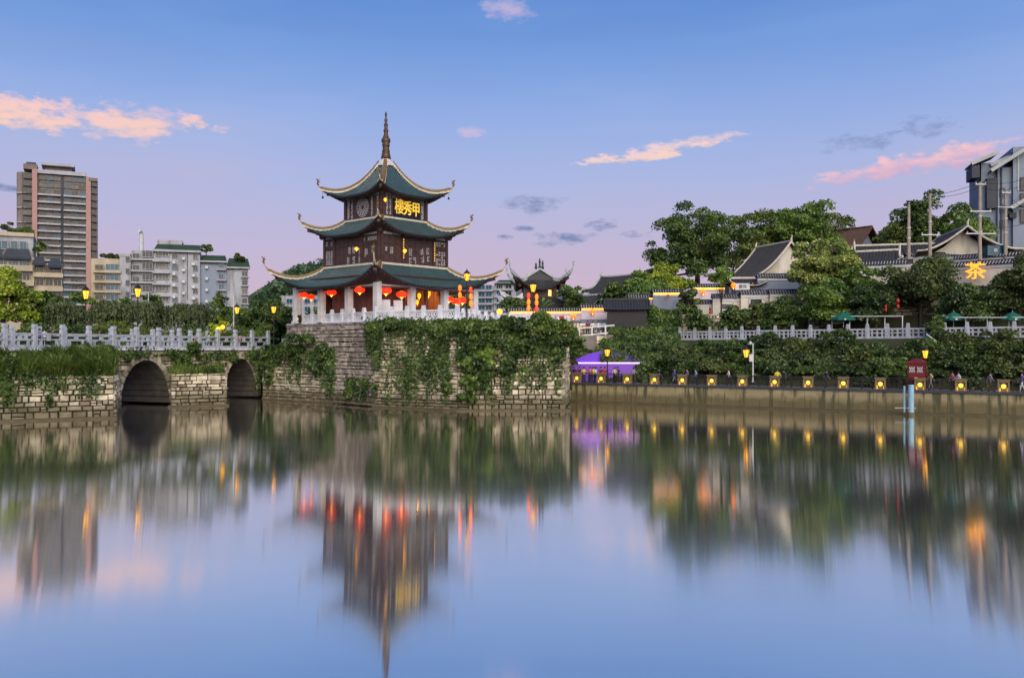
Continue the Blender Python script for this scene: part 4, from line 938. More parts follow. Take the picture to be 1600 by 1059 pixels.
def willow(label, px, top, base, hw, d, seed):
    rng = np.random.default_rng(seed); t_ = T('willow_tree', label, 'tree', P(px, base, d), 0, 'willows behind the bridge'); h = (base - top) / F * d; rx = hw / F * d
    pos, nr, C = crown(rng, rx * .9, rx * .7, h * .3, 24, rx * .3, 3500); pos[:, 2] += h * .68; C[:, 2] += h * .68
    P_, N_ = [pos], [nr]
    for _ in range(150):
        a = rng.uniform(0, 6.28); r_ = rx * rng.uniform(.3, 1.08); x, y = r_ * math.cos(a), r_ * .8 * math.sin(a); zt = h * (.68 + .28 * math.sqrt(max(0, 1 - (r_ / rx / 1.1) ** 2))); ln = h * rng.uniform(.25, .62); k_ = 34
        u = rng.uniform(0, 1, k_); P_.append(np.stack([x * (1 + .06 * u) + rng.normal(0, .07, k_), y + rng.normal(0, .07, k_), zt - ln * u], 1)); N_.append(np.tile([math.cos(a), math.sin(a), .2], (k_, 1)))
    pos, nr = np.concatenate(P_), np.concatenate(N_)
    mobj('crown', leafmesh('crown', pos, nr, .2, rng, 'willow', .8, .28, hang=1.6), t_)
    b = MB(); b.tube([(0, 0, -.5), (.1, 0, h * .4), (0, .1, h * .7)], [.3, .24, .12], 7)
    for c in C[:9]: b.tube([(.1, 0, h * .4), tuple(Vector(c) * .6 + Vector((0, 0, h * .25))), tuple(c)], [.14, .09, .03], 5)
    b.build('trunk', 'bark', t_, True)
willow('weeping willow just right of the second bridge lamp', 172, 466, 530, 30, 105.5, 21)
willow('weeping willow below the grey apartment block', 232, 468, 532, 34, 105, 22)
willow('broad weeping willow left of the street mast', 292, 472, 534, 40, 104.5, 23)
willow('weeping willow left of the first bridge lamp', 98, 470, 530, 30, 105.5, 24)
for (px, top, base, hw, d, lab) in ((12, 343, 366, 9, 123, 'small tree on the roof of the cream building'), (40, 356, 368, 16, 124, 'roof garden shrubs on the cream building'), (62, 376, 404, 12, 122, 'shrub hanging over the cream building terrace'), (173, 396, 408, 12, 136, 'shrubs on the roof terrace of the grey block'), (322, 383, 398, 10, 139, 'bushy plants on the grey block roof'), (374, 396, 412, 8, 138, 'tall plants at the right end of the grey block roof')):
    ptree('roof_shrub', lab, px, top, base, hw, d, 'dark', px, .5, n=1500, leaf=.2, cat='shrub', trunk=.08, lobes=12, group='rooftop plants')

# hedge of shrubs closing the gap between the bridge rail and the tree trunks
hp = []
HO = ['first', 'second', 'third', 'fourth', 'fifth', 'sixth', 'seventh', 'eighth', 'ninth', 'tenth', 'eleventh', 'twelfth', 'thirteenth', 'fourteenth', 'fifteenth']
for k in range(3):
    rng = np.random.default_rng(300 + k); t_ = T('hedge_shrub', 'shrub', 'shrub', (0, 0, 0), 0, 'hedge behind the bridge'); pos, nr, C = crown(rng, 2.6, 1.6, 2.0, 30, .8, 4500, -.9); pos[:, 2] += 1.4
    mobj('crown', leafmesh('crown', pos, nr, .17, rng, ('dark', 'olive', 'dark')[k]), t_); b = MB()
    for c in C[:7]: b.tube([(c[0] * .2, c[1] * .2, -.5), tuple(c + np.array([0, 0, 1.4]))], [.07, .02], 4)
    b.build('stems', 'bark', t_); hp.append(t_)
rh_ = random.Random(4)
for k in range(14):
    o = hp[k] if k < 3 else copy_tree(hp[rh_.randrange(3)]); px = -8 + k * 31; d = 102.8 + rh_.uniform(0, .8); o.location = (X(px, d), d, 5.2); s_ = rh_.uniform(.85, 1.15); o.scale = (s_, s_, s_ * rh_.uniform(.8, 1.05)); o['label'] = 'dark hedge shrub behind the bridge balustrade, %s from the left' % HO[k]

# ---------------------------------------------------------------- ivy and wall plants
def on_wall(px, p0, p1):
    k = (px - 800) / F; ax, ay = p0[0], p0[1]; vx, vy = p1[0] - ax, p1[1] - ay; s_ = (k * ay - ax) / (vx - k * vy); return ax + vx * s_, ay + vy * s_
def ivy(label, p0, p1, strands, clumps=(), seed=0, m='ivy', leaf=.155, name='ivy'):
    """strands: (px0, px1, ytop, ybot, count, leaves each); clumps: (px, py, rx, rz in pixels, leaves)"""
    rng = np.random.default_rng(seed); v = Vector((p1[0] - p0[0], p1[1] - p0[1])).normalized(); nrm = Vector((v.y, -v.x)); 
    if nrm.y > 0 and abs(nrm.y) > .05: nrm = -nrm
    A, Nn = [], []; b = MB()
    for (x0, x1, yt, yb, cnt, lv) in strands:
        for _ in range(cnt):
            px = rng.uniform(x0, x1); wx, wy = on_wall(px, p0, p1); z1 = Z(yt + rng.normal() * 4, wy); z0 = Z(yt + (yb - yt) * rng.uniform(.35, 1.0), wy); u = rng.uniform(0, 1, lv) ** 1.15; wid = .14 + .28 * (1 - u) * rng.uniform(.6, 1.5)
            lat = rng.normal(0, 1, lv) * wid; out_ = rng.uniform(.05, .38, lv)
            A.append(np.stack([wx + v.x * lat + nrm.x * out_, wy + v.y * lat + nrm.y * out_, z1 + (z0 - z1) * u], 1)); Nn.append(np.tile([nrm.x, nrm.y, .35], (lv, 1)))
            if rng.random() < .35: b.tube([(wx + nrm.x * .13, wy + nrm.y * .13, z1), (wx + nrm.x * .15 + v.x * .1, wy + nrm.y * .15 + v.y * .1, (z0 + z1) / 2), (wx + nrm.x * .13, wy + nrm.y * .13, z0)], .02, 4)
    for (px, py, rx, rz_, lv) in clumps:
        wx, wy = on_wall(px, p0, p1); c = np.array([wx, wy, Z(py, wy)]); RX, RZ = rx / F * wy, rz_ / F * wy
        pos, nr, C = crown(rng, RX, min(RX * .55, 1.6), RZ, 14, RX * .36, lv, -1); A.append(pos + c + np.array([nrm.x, nrm.y, 0]) * .45); Nn.append(nr)
        for q in C[:5]: b.tube([tuple(c), tuple(c + q)], [.05, .02], 4)
    t_ = T(name, label, 'ivy', (0, 0, 0), 0, 'ivy on the old stonework'); pos = np.concatenate(A); base = Vector(pos.mean(0)); base.z = pos[:, 2].min(); t_.location = base
    o = mobj('leaves', leafmesh('leaves', pos - np.array(base), np.concatenate(Nn), leaf, rng, m, .9, .62, hang=.5), t_)
    if b.v:
        so_ = b.build('stems', 'bark', t_); so_.location = -base
    return t_
W1, W2, W3, W0 = PL[1], PL[2], PL[3], PL[0]
ivy('ivy curtain hanging over the stones below the near pavilion corner', W1, W2, [(585, 712, 503, 528, 50, 60), (585, 600, 503, 590, 6, 130), (606, 640, 505, 640, 5, 90), (640, 672, 505, 640, 8, 120), (672, 712, 505, 642, 16, 130), (600, 712, 560, 640, 14, 80)], [(630, 510, 34, 9, 1300), (585, 514, 12, 14, 600), (690, 520, 20, 14, 1200), (675, 575, 12, 24, 1100), (700, 600, 12, 22, 1000), (640, 600, 8, 14, 500)], 1)
ivy('thick mat of creepers over the right half of the platform wall', W2, W3, [(714, 878, 503, 556, 70, 110), (714, 775, 520, 642, 16, 130), (790, 878, 530, 622, 15, 80), (730, 870, 570, 640, 6, 80)], [(755, 530, 34, 20, 2600), (790, 575, 18, 18, 1200), (742, 556, 28, 30, 3600), (735, 602, 20, 28, 2200), (758, 585, 16, 20, 1000), (830, 535, 22, 18, 1500), (862, 530, 22, 18, 1700), (872, 556, 16, 14, 900), (725, 514, 20, 9, 900), (770, 512, 26, 8, 1000), (812, 508, 26, 10, 1100), (845, 506, 24, 13, 1300), (888, 530, 18, 16, 1100), (848, 498, 18, 11, 1000), (792, 503, 14, 9, 600), (722, 506, 10, 9, 400), (870, 508, 14, 12, 800), (815, 548, 14, 14, 600)], 2, leaf=.17)
ivy('bushy shrub rooted in the platform wall below the right balustrade corner', W2, W3, [], [(742, 562, 26, 34, 3600), (752, 535, 18, 16, 1500), (738, 600, 16, 18, 1200), (765, 558, 16, 16, 1000)], 12, m='mid', leaf=.18, name='wall_shrub')
ivy('pale green leafy tangle at the right end of the platform top', W2, W3, [], [(835, 520, 24, 14, 1600), (868, 528, 20, 14, 1300), (880, 512, 14, 12, 700)], 13, m='olive', leaf=.17, name='wall_shrub')
ivy('scattered creepers on the bare left face of the platform', W0, W1, [(575, 586, 505, 560, 8, 90), (540, 585, 590, 632, 10, 60)], [(575, 602, 9, 14, 700), (590, 606, 7, 16, 500), (548, 614, 8, 12, 450)], 3)
ivy('dense ivy cap and trailing strands on the low wing wall', a0, a1, [(402, 526, 548, 585, 34, 90), (505, 527, 545, 625, 14, 130), (402, 432, 550, 620, 8, 70), (434, 500, 560, 625, 10, 60)], [(460, 547, 30, 14, 2200), (508, 550, 22, 22, 2200), (480, 535, 30, 10, 1400), (425, 550, 20, 8, 900), (500, 575, 16, 26, 1200), (423, 590, 10, 14, 400)], 4)
q0, q1 = bp(s_at(180), .1), bp(s_at(265), .1)
ivy('ivy fringe hanging from the bridge ledge above the first arch', tuple(bp(s_at(100), .1)), tuple(bp(s_at(262), .1)), [(100, 185, 546, 570, 26, 60), (185, 262, 547, 562, 12, 40)], [(150, 552, 22, 7, 700), (195, 558, 9, 9, 350)], 5)
ivy('creeper draping down between the two bridge arches', tuple(bp(s_at(262), .1)), tuple(bp(s_at(352), .1)), [(262, 350, 549, 568, 16, 45), (268, 292, 548, 600, 8, 70)], [(295, 542, 13, 11, 600), (300, 578, 26, 6, 800), (282, 586, 11, 10, 450)], 6)
ivy('ivy fringe along the bridge ledge over the second arch', tuple(bp(s_at(352), .1)), tuple(bp(s_at(408), .1)), [(352, 412, 551, 570, 14, 45)], [(405, 560, 8, 9, 300)], 7)
ivy('creepers trailing down the broad left buttress', B1[0], B1[1], [(10, 170, 585, 625, 16, 50), (-10, 18, 560, 650, 10, 110)], [(6, 610, 10, 24, 700), (76, 624, 6, 12, 260)], 8)
def grass(label, poly, z0, z1, n, hgt, seed, lean=(0, -.5), m='grass'):
    rng = np.random.default_rng(seed); P4 = np.array([(*p, z) for p, z in zip(poly, (z0, z0, z1, z1))], float); u, w = rng.uniform(0, 1, (n, 1)), rng.uniform(0, 1, (n, 1)) ** 1.2
    base = (P4[0] * (1 - u) + P4[1] * u) * (1 - w) + (P4[3] * (1 - u) + P4[2] * u) * w; base[:, 2] += .12 * rng.normal(size=n)
    tuft = .62 + .55 * np.sin(base[:, :1] * 1.9 + 1.1 * np.sin(base[:, 1:2] * 1.3)) * np.cos(base[:, 1:2] * 1.6 + base[:, :1] * .7); h = hgt * rng.uniform(.5, 1.3, (n, 1)) * np.clip(tuft, .25, 1.3) * (1 + .25 * (w < .12)); d = rng.normal(0, .35, (n, 3)) + np.array([lean[0], lean[1], 0]); d[:, 2] = 1; d /= np.linalg.norm(d, axis=1, keepdims=True)
    sd = rng.normal(size=(n, 3)); sd[:, 2] = 0; sd = sd / np.linalg.norm(sd, axis=1, keepdims=True) * .035
    mid = base + d * h * .6; tip = mid + (d + np.array([lean[0], lean[1], -.6])) * h * .45
    V = np.stack([base - sd, base + sd, mid + sd * .8, mid - sd * .8, mid - sd * .8, mid + sd * .8, tip + sd * .1, tip - sd * .1], 1).reshape(-1, 3)
    tag(mobj('grass', npmesh('grass', V, np.arange(n * 8).reshape(-1, 4), m)), label, 'grass', kind='stuff')
grass('long grass spilling over the top of the broad left buttress', [B1[0], B1[1], B1[2], B1[3]], 3.3, 4.7, 26000, 1.7, 1)
grass('grass growing on top of the small cutwater', [B2[0], B2[1], B2[2], B2[3]], 3.1, 3.7, 3000, .55, 2)
# earth banked up behind the grass
b = MB(); v = [(*B1[0], 3.2), (*B1[1], 3.2), (*B1[2], 4.5), (*B1[3], 4.5)]; b.add(v, [(0, 1, 2, 3)]); tag(b.build('earth_bank', 'soil'), 'soil on the left buttress under the grass', 'ground', kind='structure')
ORD = ['first', 'second', 'third', 'fourth', 'fifth', 'sixth', 'seventh', 'eighth', 'ninth', 'tenth', 'eleventh', 'twelfth', 'thirteenth', 'fourteenth', 'fifteenth', 'sixteenth', 'seventeenth', 'eighteenth', 'nineteenth', 'twentieth']

# ---------------------------------------------------------------- halls of the right bank
def hall(name, label, loc, rz, hw, ln, zw, zr, wall, tile='blacktile', over=.7, lift=.5, trim='trimwhite', gable=None, endlift=.0, ridge_orn=True, rib=.34, cat='hall', up=.0):
    """gabled hall: ridge along local y, gable faces -y; hw half width, zw wall height, zr ridge height"""
    t_ = T(name, label, cat, loc, rz); W_ = hw + over; y0, y1 = -ln / 2 - over, ln / 2 + over
    MB().box((0, 0, zw / 2 - 1), (2 * hw, ln, zw + 2)).build('wall', wall, t_)
    for yy in (-ln / 2, ln / 2):
        MB().slabpoly([(-hw, yy, zw), (hw, yy, zw), (hw * .5, yy, zw + (zr - zw) * .36), (0, yy, zr - .25), (-hw * .5, yy, zw + (zr - zw) * .36)], (0, .15 if yy < 0 else -.15, 0)).build('gable', gable or wall, t_)
    def rp_(u, v):   # u 0 ridge..1 eave, v -1..1 along
        z = zr - (zr - zw + over * .25) * (1 - (1 - u) ** 1.35) + lift * abs(v) ** 4 * u ** 2 + endlift * abs(v) ** 4
        return u * W_, (y0 + y1) / 2 + v * ((y1 - y0) / 2 + up * u ** 2 * abs(v) ** 3), z
    for sg in (-1, 1):
        b = MB(); nu, nv = 7, 14; vs = []
        for i in range(nu + 1):
            for j in range(nv + 1): x, y, z = rp_(i / nu, -1 + 2 * j / nv); vs.append((sg * x, y, z))
        b.add(vs, [(i * (nv + 1) + j, i * (nv + 1) + j + 1, (i + 1) * (nv + 1) + j + 1, (i + 1) * (nv + 1) + j) for i in range(nu) for j in range(nv)])
        b.add([(x, y, z - .16) for x, y, z in vs], [(i * (nv + 1) + j, (i + 1) * (nv + 1) + j, (i + 1) * (nv + 1) + j + 1, i * (nv + 1) + j + 1) for i in range(nu) for j in range(nv)], 1)
        s_ = b.build('roof_slope', [tile, 'soffit'], t_)
        b = MB(); k = max(3, int((y1 - y0) / rib))
        for j in range(k + 1):
            v_ = -1 + 2 * j / k; pts = [Vector((sg * rp_(u / 6, v_)[0], rp_(u / 6, v_)[1], rp_(u / 6, v_)[2] + .04)) for u in range(7)]; b.tube(pts, .07, 4)
        tag(b.build('tile_ribs', tile, s_), kind='stuff')
        b = MB()
        for v_ in (-1, 1): MB().tube([Vector((sg * rp_(u / 8, v_)[0], rp_(u / 8, v_)[1], rp_(u / 8, v_)[2] + .05)) for u in range(9)] , .13, 5).build('barge_trim', trim, s_)
        b = MB(); b.tube([Vector((sg * rp_(1, -1 + j / 8)[0], rp_(1, -1 + j / 8)[1], rp_(1, -1 + j / 8)[2] - .02)) for j in range(17)], .07, 4); b.build('eave_trim', trim, s_)
    b = MB(); pts = [Vector((0, rp_(0, -1 + j / 6)[1], rp_(0, -1 + j / 6)[2] + .12)) for j in range(13)]; b.tube(pts, .16, 5); rdg = b.build('ridge', trim, t_)
    if ridge_orn:
        for p in (pts[0], pts[-1]): MB().tube([p, p + Vector((0, 0, .35)), p + Vector((.12, 0, .6)), p + Vector((.05, 0, .85))], [.14, .12, .07, .02], 5).build('ridge_finial', trim, rdg)
    return t_
def sz(px, d): return px / F * d
hall('academy_hall', 'black tiled hall with white gable behind the flowering tree', (X(1208, 122), 122, 11.2), rad(18), 4.7, 7, 3.7, 8.4, 'plaster', over=.6, lift=.3, gable='plaster')
hall('curved_roof_house', 'white house with black sweeping roof and pale gable behind the power poles', (X(1487, 112), 112, 13.2), rad(-10), 4.2, 9, 3.4, 6.8, 'plaster', over=1.6, lift=.9, gable='plaster', up=.8)
hall('curved_roof_house', 'long low black roofed house left of the nearest power pole', (X(1412, 116), 116, 14.0), rad(75), 3.0, 10, 2.6, 4.9, 'plaster', over=1.0, lift=1.0, up=.9)
hall('curved_roof_house', 'small black roofed gatehouse with white curled eaves above the terrace trees', (X(1368, 108), 108, 13.6), rad(60), 1.8, 4.0, 2.0, 3.6, 'graywall', over=.7, lift=.8, up=.6)
hall('brick_house', 'grey brick house with brown tiled roof on the hilltop', (X(1322, 145), 145, 16.5), rad(35), 3.4, 7, 4.6, 8.2, 'graywall', 'brownroof', over=1.2, lift=.3, trim='brownroof', ridge_orn=False)
shed = hall('black_shed', 'black sheeted shed with ribbed roof on the wall right of the four onlookers', (X(979, 107), 107, 7.9), rad(84), 2.0, 4.6, 2.3, 3.4, 'blackshed', 'blacktile', over=.35, lift=.1, trim='blacktile', ridge_orn=False, cat='shed')
for k in range(6): MB().box((2.02, -1.9 + k * .76, 1.0), (.06, .70, 2.3)).build('wall_board', 'blackshed', shed)
gh = hall('gate_roof', 'little gateway with white curled ridge and red lit name board', (X(1165, 113), 113, 11.3), rad(88), 1.3, 3.0, 2.2, 3.0, 'graywall', over=.5, lift=.7, up=.5, cat='gate')
sb = tag(MB().box((0, 0, 0), (1.8, .08, .85)).build('name_board', 'lattice', None, loc=(X(1160, 111.2), 111.2, Z(448, 111.2))), 'white name board with dark characters under the little gateway roof', 'sign')
me = text_mesh('書院', .5, .0, .01); me.materials.clear(); me.materials.append(K['plaque']); o = mobj('lettering', me, sb, (0, -.06, 0)); o.rotation_euler = (rad(90), 0, 0)

# second pavilion right of the main one
s2 = T('gate_tower', 'dark timber gate tower with black flared roof and ridge figures right of the pavilion', 'tower', (X(842, 124), 124, 7.0), rad(3))
add_roof(s2, Roof(1.7, 3.3, 8.3, 6.6, 8.7, .6, 2.3, 1.3), 2.3, 6.9, 'blacktile', 'blacktile', 'palefascia', 'palefascia', .3, .5, .5, .22)
R5 = Roof(2.5, 4.6, 5.5, 4.1, 5.5, .6, 2.6, 1.4); add_roof(s2, R5, 2.4, 4.2, 'blacktile', 'blacktile', 'lattice', 'lattice', .32, .7, .6, .3, tipdragon=False)
MB().box((0, 0, 5.0), (4.5, 4.5, 4.2)).build('wall', 'wood', s2); MB().box((0, 0, 1.4), (4.7, 4.7, 5.4)).build('lower_wall', 'graywall', s2)
MB().slabpoly([(-2.6, -2.1, 7.7), (2.6, -2.1, 7.7), (1.2, -1.9, 8.6), (0, -1.8, 9.3), (-1.2, -1.9, 8.6)], (0, 3.6, 0)).build('gable', 'blacktile', s2)
for sg in (-1, 1): MB().tube([(sg * 2.9, -2.2, 7.6), (sg * 1.4, -2.1, 8.5), (0, -2.05, 9.4)], .15, 5).build('gable_trim', 'palefascia', s2)
g = MB(); g.tube([(0, -2, 9.4), (0, 2, 9.4)], .16, 5); rdg = g.build('ridge', 'palefascia', s2)
for x, h in ((-.55, .9), (-.05, 1.5), (.35, 1.2)): MB().lathe([(.16, 0), (.2, .2), (.1, .3 + h * .3), (.17, h * .6), (.05, h)], 6, (x, -1.9, 9.35)).build('ridge_figure', 'slate', rdg)
MB().box((1.3, -2.28, 6.1), (.4, .06, .8)).build('window', 'litwin', s2)
hall('temple_roof', 'black temple roof with curled white ridge half hidden by green trees', (X(968, 140), 140, 9.2), rad(40), 2.0, 6.5, 4.4, 7.6, 'graywall', over=.9, lift=1.6, endlift=.2, up=.9, trim='palefascia')
hall('temple_roof', 'small lower black roof with upcurved left eave behind the wall plants', (X(922, 132), 132, 8.6), rad(45), 1.5, 4.0, 3.0, 4.7, 'graywall', over=.8, lift=1.2, up=.8, trim='palefascia')

# walls with tiled copings; some lit by amber strips under the coping
def coped_wall(label, p0, p1, zb, zt, m='pinkplaster', strip=False, win=(), name='coped_wall', split=None, base=None):
    a, c = Vector(p0), Vector(p1); ln = (c - a).length; ang = math.atan2((c - a).y, (c - a).x); mid = (a + c) / 2
    t_ = T(name, label, 'wall', (mid.x, mid.y, zb), ang, 'tile coped walls'); h = zt - zb
    MB().box((0, 0, h / 2), (ln, .4, h)).build('wall', m, t_)
    if base: MB().box((0, -.03, h * .22), (ln + .02, .42, h * .44)).build('dado', base, t_)
    b = MB(); b.slabpoly([(-ln / 2 - .1, -.5, h + .02), (ln / 2 + .1, -.5, h + .02), (ln / 2 + .1, 0, h + .34), (-ln / 2 - .1, 0, h + .34)], (0, 0, .1)); b.slabpoly([(-ln / 2 - .1, .5, h + .02), (ln / 2 + .1, .5, h + .02), (ln / 2 + .1, 0, h + .34), (-ln / 2 - .1, 0, h + .34)], (0, 0, .1)); b.tube([(-ln / 2 - .15, 0, h + .45), (ln / 2 + .15, 0, h + .45)], .11, 5); b.build('coping', 'blacktile', t_)
    b = MB()
    for i in range(int(ln / .32)): b.tube([(-ln / 2 + i * .32, -.55, h + .04), (-ln / 2 + i * .32, 0, h + .44)], .06, 4)
    tag(b.build('coping_tiles', 'palefascia', t_), kind='stuff')
    MB().box((0, -.24, h - .2), (ln, .1, .3)).build('white_band', 'lattice', t_)
    if strip: MB().box((0, -.42, h - .06), (ln * .96, .06, .1)).build('light_strip', 'strip', t_)
    for x, z, w, hh in win:
        f = MB(); 
        for s_ in (-1, 1): f.box((x + s_ * w / 2, -.24, z), (.14, .14, hh + .14)); f.box((x, -.24, z + s_ * hh / 2), (w, .14, .14))
        o = f.build('window_frame', 'lattice', t_); MB().box((x, -.205, z), (w, .04, hh)).build('pane', 'glass', o)
    return t_
def pw(px0, px1, ytop, ybot, d0, d1=None):
    d1 = d1 or d0; return (X(px0, d0), d0), (X(px1, d1), d1), Z(ybot, (d0 + d1) / 2), Z(ytop, (d0 + d1) / 2)
coped_wall('amber lit white wall behind the lantern post', *pw(795, 912, 487, 512, 114), strip=True, base='graywall')
coped_wall('taller amber lit wall beside the black shed', *pw(908, 948, 482, 512, 111), strip=True, base='graywall')
coped_wall('amber lit wall stepping up right of the shed', *pw(982, 1020, 466, 490, 114), 'pinkplaster', True)
coped_wall('white wall with single red lantern above the ivy bank', *pw(1020, 1066, 458, 490, 113), 'graywall', True)
coped_wall('pink glowing wall behind the slender conifer', *pw(1082, 1132, 450, 480, 115), 'pinkplaster', True)
coped_wall('lowest white garden wall step with a barred window', *pw(1062, 1113, 475, 500, 108.5), 'plaster', False, [(.05, .9, 1.5, .75)])
coped_wall('middle white garden wall step with a barred window', *pw(1113, 1156, 466, 496, 108), 'plaster', False, [(.1, 1.3, 1.45, .75)])
coped_wall('highest white garden wall step with a barred window', *pw(1157, 1201, 460, 490, 107.5), 'plaster', False, [(.1, 1.4, 1.5, .8)])
coped_wall('white garden wall partly hidden by the flowering tree', *pw(1202, 1262, 459, 492, 107), 'plaster', False)
coped_wall('blue grey courtyard wall beside the little gateway', *pw(1183, 1260, 434, 462, 112), 'bluegrey', False)
coped_wall('long white terrace wall above the terrace trees', *pw(1336, 1425, 414, 450, 104, 101), 'plaster', False, [(-2.0, 1.2, 1.3, .6)])
coped_wall('white tea house wall carrying the orange sign', *pw(1425, 1612, 416, 448, 101, 92), 'plaster', False, [(5.2, 1.4, 1.2, .6)])
coped_wall('upper white wall under the curved roofs', *pw(1415, 1500, 401, 425, 108), 'plaster', False)
coped_wall('pale blue awning wall at the right edge under the blue building', *pw(1490, 1620, 402, 425, 106, 100), 'bluegrey', False)
coped_wall('white garden wall with small window left of the first parasol', *pw(1290, 1345, 440, 475, 103), 'plaster', False, [(.6, 1.3, 1.2, .7)])

# tea sign
ts = T('tea_sign', 'glowing orange tea character sign on the white wall', 'sign', P(1524, 425, 94.5), rad(-20))
me = text_mesh('茶', 2.0, .02, .05); me.materials.clear(); me.materials.append(K['teasign']); o = mobj('character', me, ts, (0, 0, 0)); o.rotation_euler = (rad(90), 0, 0); o.scale = (1.05, .95, 1)
MB().box((0, .14, 0), (.08, .2, 1.7)).build('bracket', 'iron', ts); MB().box((0, .2, .3), (1.4, .06, .08)).build('bracket', 'iron', ts)

# rubble walls
def rubble(label, px0, px1, yt, yb, d0, d1, seed, cap=120, rh=.5, w=(.45, 1.1), mt='stone'):
    t_ = T('rubble_wall', label, 'wall', group='rubble retaining walls'); p, q = (X(px0, d0), d0), (X(px1, d1), d1); dm = (d0 + d1) / 2
    z0, z1 = Z(yb, dm), Z(yt, dm); MB().prism([(p[0], p[1] + .1), (q[0], q[1] + .1), (q[0], q[1] + 2.5), (p[0], p[1] + 2.5)], z0 - 1, z1 - .02).build('core', 'mortar', t_)
    Stones(t_, mt).wall(p, q, z0, z1, rh, w, seed).done(cap)
rubble('rubble wall below the white garden walls', 1060, 1262, 490, 524, 106.5, 102, 41, 200)
rubble('rubble wall behind the parasols on the terrace', 1262, 1620, 470, 522, 101, 87, 42, 280, .6, (.6, 1.4))
rubble('pale stone wall behind the four onlookers', 872, 952, 505, 545, 106.5, 106.5, 43, 150, .36, (.4, .9))
rubble('rough stone ledge below the onlookers rail', 872, 948, 524, 560, 102.5, 103.5, 44, 100, .5, (.7, 1.4))
# viewing rail for the onlookers
vr = T('log_rail', 'pale log railing in front of the four onlookers', 'railing'); d = 103.2
for a, c in (((880, 527), (905, 513)), ((905, 513), (960, 508)), ((885, 535), (912, 524)), ((912, 524), (950, 520))): MB().bar(P(*a, d), P(*c, d), .14, .16).build('rail', 'column', vr)
for px, y0, y1 in ((882, 524, 540), (905, 512, 530), (925, 510, 526), (946, 509, 524)): MB().bar(P(px, y1, d), P(px, y0, d), .16, .16).build('post', 'column', vr)
tag(MB().prism([(X(905, 103.4), 103.4), (X(958, 103.4), 103.4), (X(958, 107), 107), (X(905, 107), 107)], 4, Z(523, 103.4)).build('lookout', 'paving'), 'small stone lookout where four people stand', 'ground', kind='structure')

# ---------------------------------------------------------------- modern blue building, poles, wires
mb = Bld('blue_modern_building', 'blue grey modern building with steep pale edged gables at upper right', 1570, 128, rad(-16), 12)
mb.blk('wall', 1538, 1562, 252, None, 'bluegrey', .6, 8); mb.blk('wall', 1560, 1585, 262, None, 'bluegrey', 0, 9); mb.blk('wall', 1580, 1680, 232, None, 'bluegrey', -.6, 10)
for n_, (x0, y0, x1, y1, fr) in enumerate(((1522, 256, 1560, 240, -.8), (1548, 270, 1606, 232, -1.6), (1574, 330, 1640, 290, -2.4), (1552, 258, 1600, 236, .4))):
    MB().slabpoly([(mb.x(x0), fr, mb.z(y0)), (mb.x(x1), fr, mb.z(y1)), (mb.x(x1), fr + 5, mb.z(y1)), (mb.x(x0), fr + 5, mb.z(y0))], (0, 0, .3)).build('roof', 'slate', mb.r)
    MB().bar((mb.x(x0) - .1, fr - .05, mb.z(y0) + .12), (mb.x(x1), fr - .05, mb.z(y1) + .12), .25, .5).build('fascia', 'palefascia', mb.r)
for x0, x1, y0, y1, fr in ((1522, 1533, 258, 277, -.7), (1544, 1558, 278, 325, -.3), (1574, 1584, 334, 342, -1)): mb.blk('shade_wall', x0, x1, y0, y1, 'slate', fr, 4)
for y in (300, 325, 350): mb.win(1563, 1570, y - 6, y + 8, 0, 'glassblue', 'slate', 1); mb.win(1590, 1602, y - 20, y, -.6, 'glass', 'slate', 1)
mb.blk('pipe', 1564, 1566, 262, None, 'slate', -.2, .2); mb.blk('panel_joint', 1586, 1588, 240, 300, 'palefascia', -.7, .2)
poles = []
def pole(px, yt, yb, d, label, arms=()):
    t_ = T('power_pole', label, 'pole', P(px, yb, d), 0, 'power poles'); h = (yb - yt) / F * d
    MB().lathe([(.24, -3), (.16, h)], 8).build('post', 'poleconc', t_)
    for z in (.55, .35): MB().lathe([(.25, h * z), (.25, h * z + .12)], 8).build('band', 'galv', t_)
    for f, w in arms:
        c = MB().box((0, -.2, h * f), (w, .12, .12)).build('crossarm', 'galv', t_)
        for s_ in (-.45, 0, .45): MB().lathe([(.06, 0), (.1, .1), (.06, .22)], 6, (s_ * w, -.2, h * f + .05)).build('insulator', 'slab', c)
    return P(px, yt, d)
t1 = pole(1420, 320, 402, 106, 'shorter concrete power pole at the left of the row'); t2 = pole(1453, 303, 402, 105, 'second concrete power pole in front of the curved roof', ((.35, 2.2),)); t3 = pole(1531, 285, 405, 102, 'tallest concrete power pole with many wires', ((.97, 1.2), (.62, 2.4), (.33, 3.4))); t4 = pole(1571, 294, 402, 102, 'rightmost concrete power pole against the blue building', ((.93, 1.0), (.72, 2.0)))
wr = T('power_wires', 'thin black wires sagging between the power poles', 'wire')
for a, c, sag in ((P(1464, 304, 104), P(1529, 285, 102), .2), (P(1458, 308, 104), P(1529, 293, 102), .3), (P(1531, 286, 102), P(1600, 280, 100), .3), (P(1531, 293, 102), P(1600, 290, 100), .4), (P(1531, 326, 102), P(1575, 322, 101), .1), (P(1453, 342, 105), P(1420, 342, 106), .1), (P(1531, 355, 102), P(1600, 350, 100), .2), (P(1571, 300, 102), P(1610, 330, 99), .3)):
    MB().tube([a.lerp(c, i / 8) - Vector((0, 0, sag * 4 * (i / 8) * (1 - i / 8))) for i in range(9)], .022, 4).build('wire', 'iron', wr)
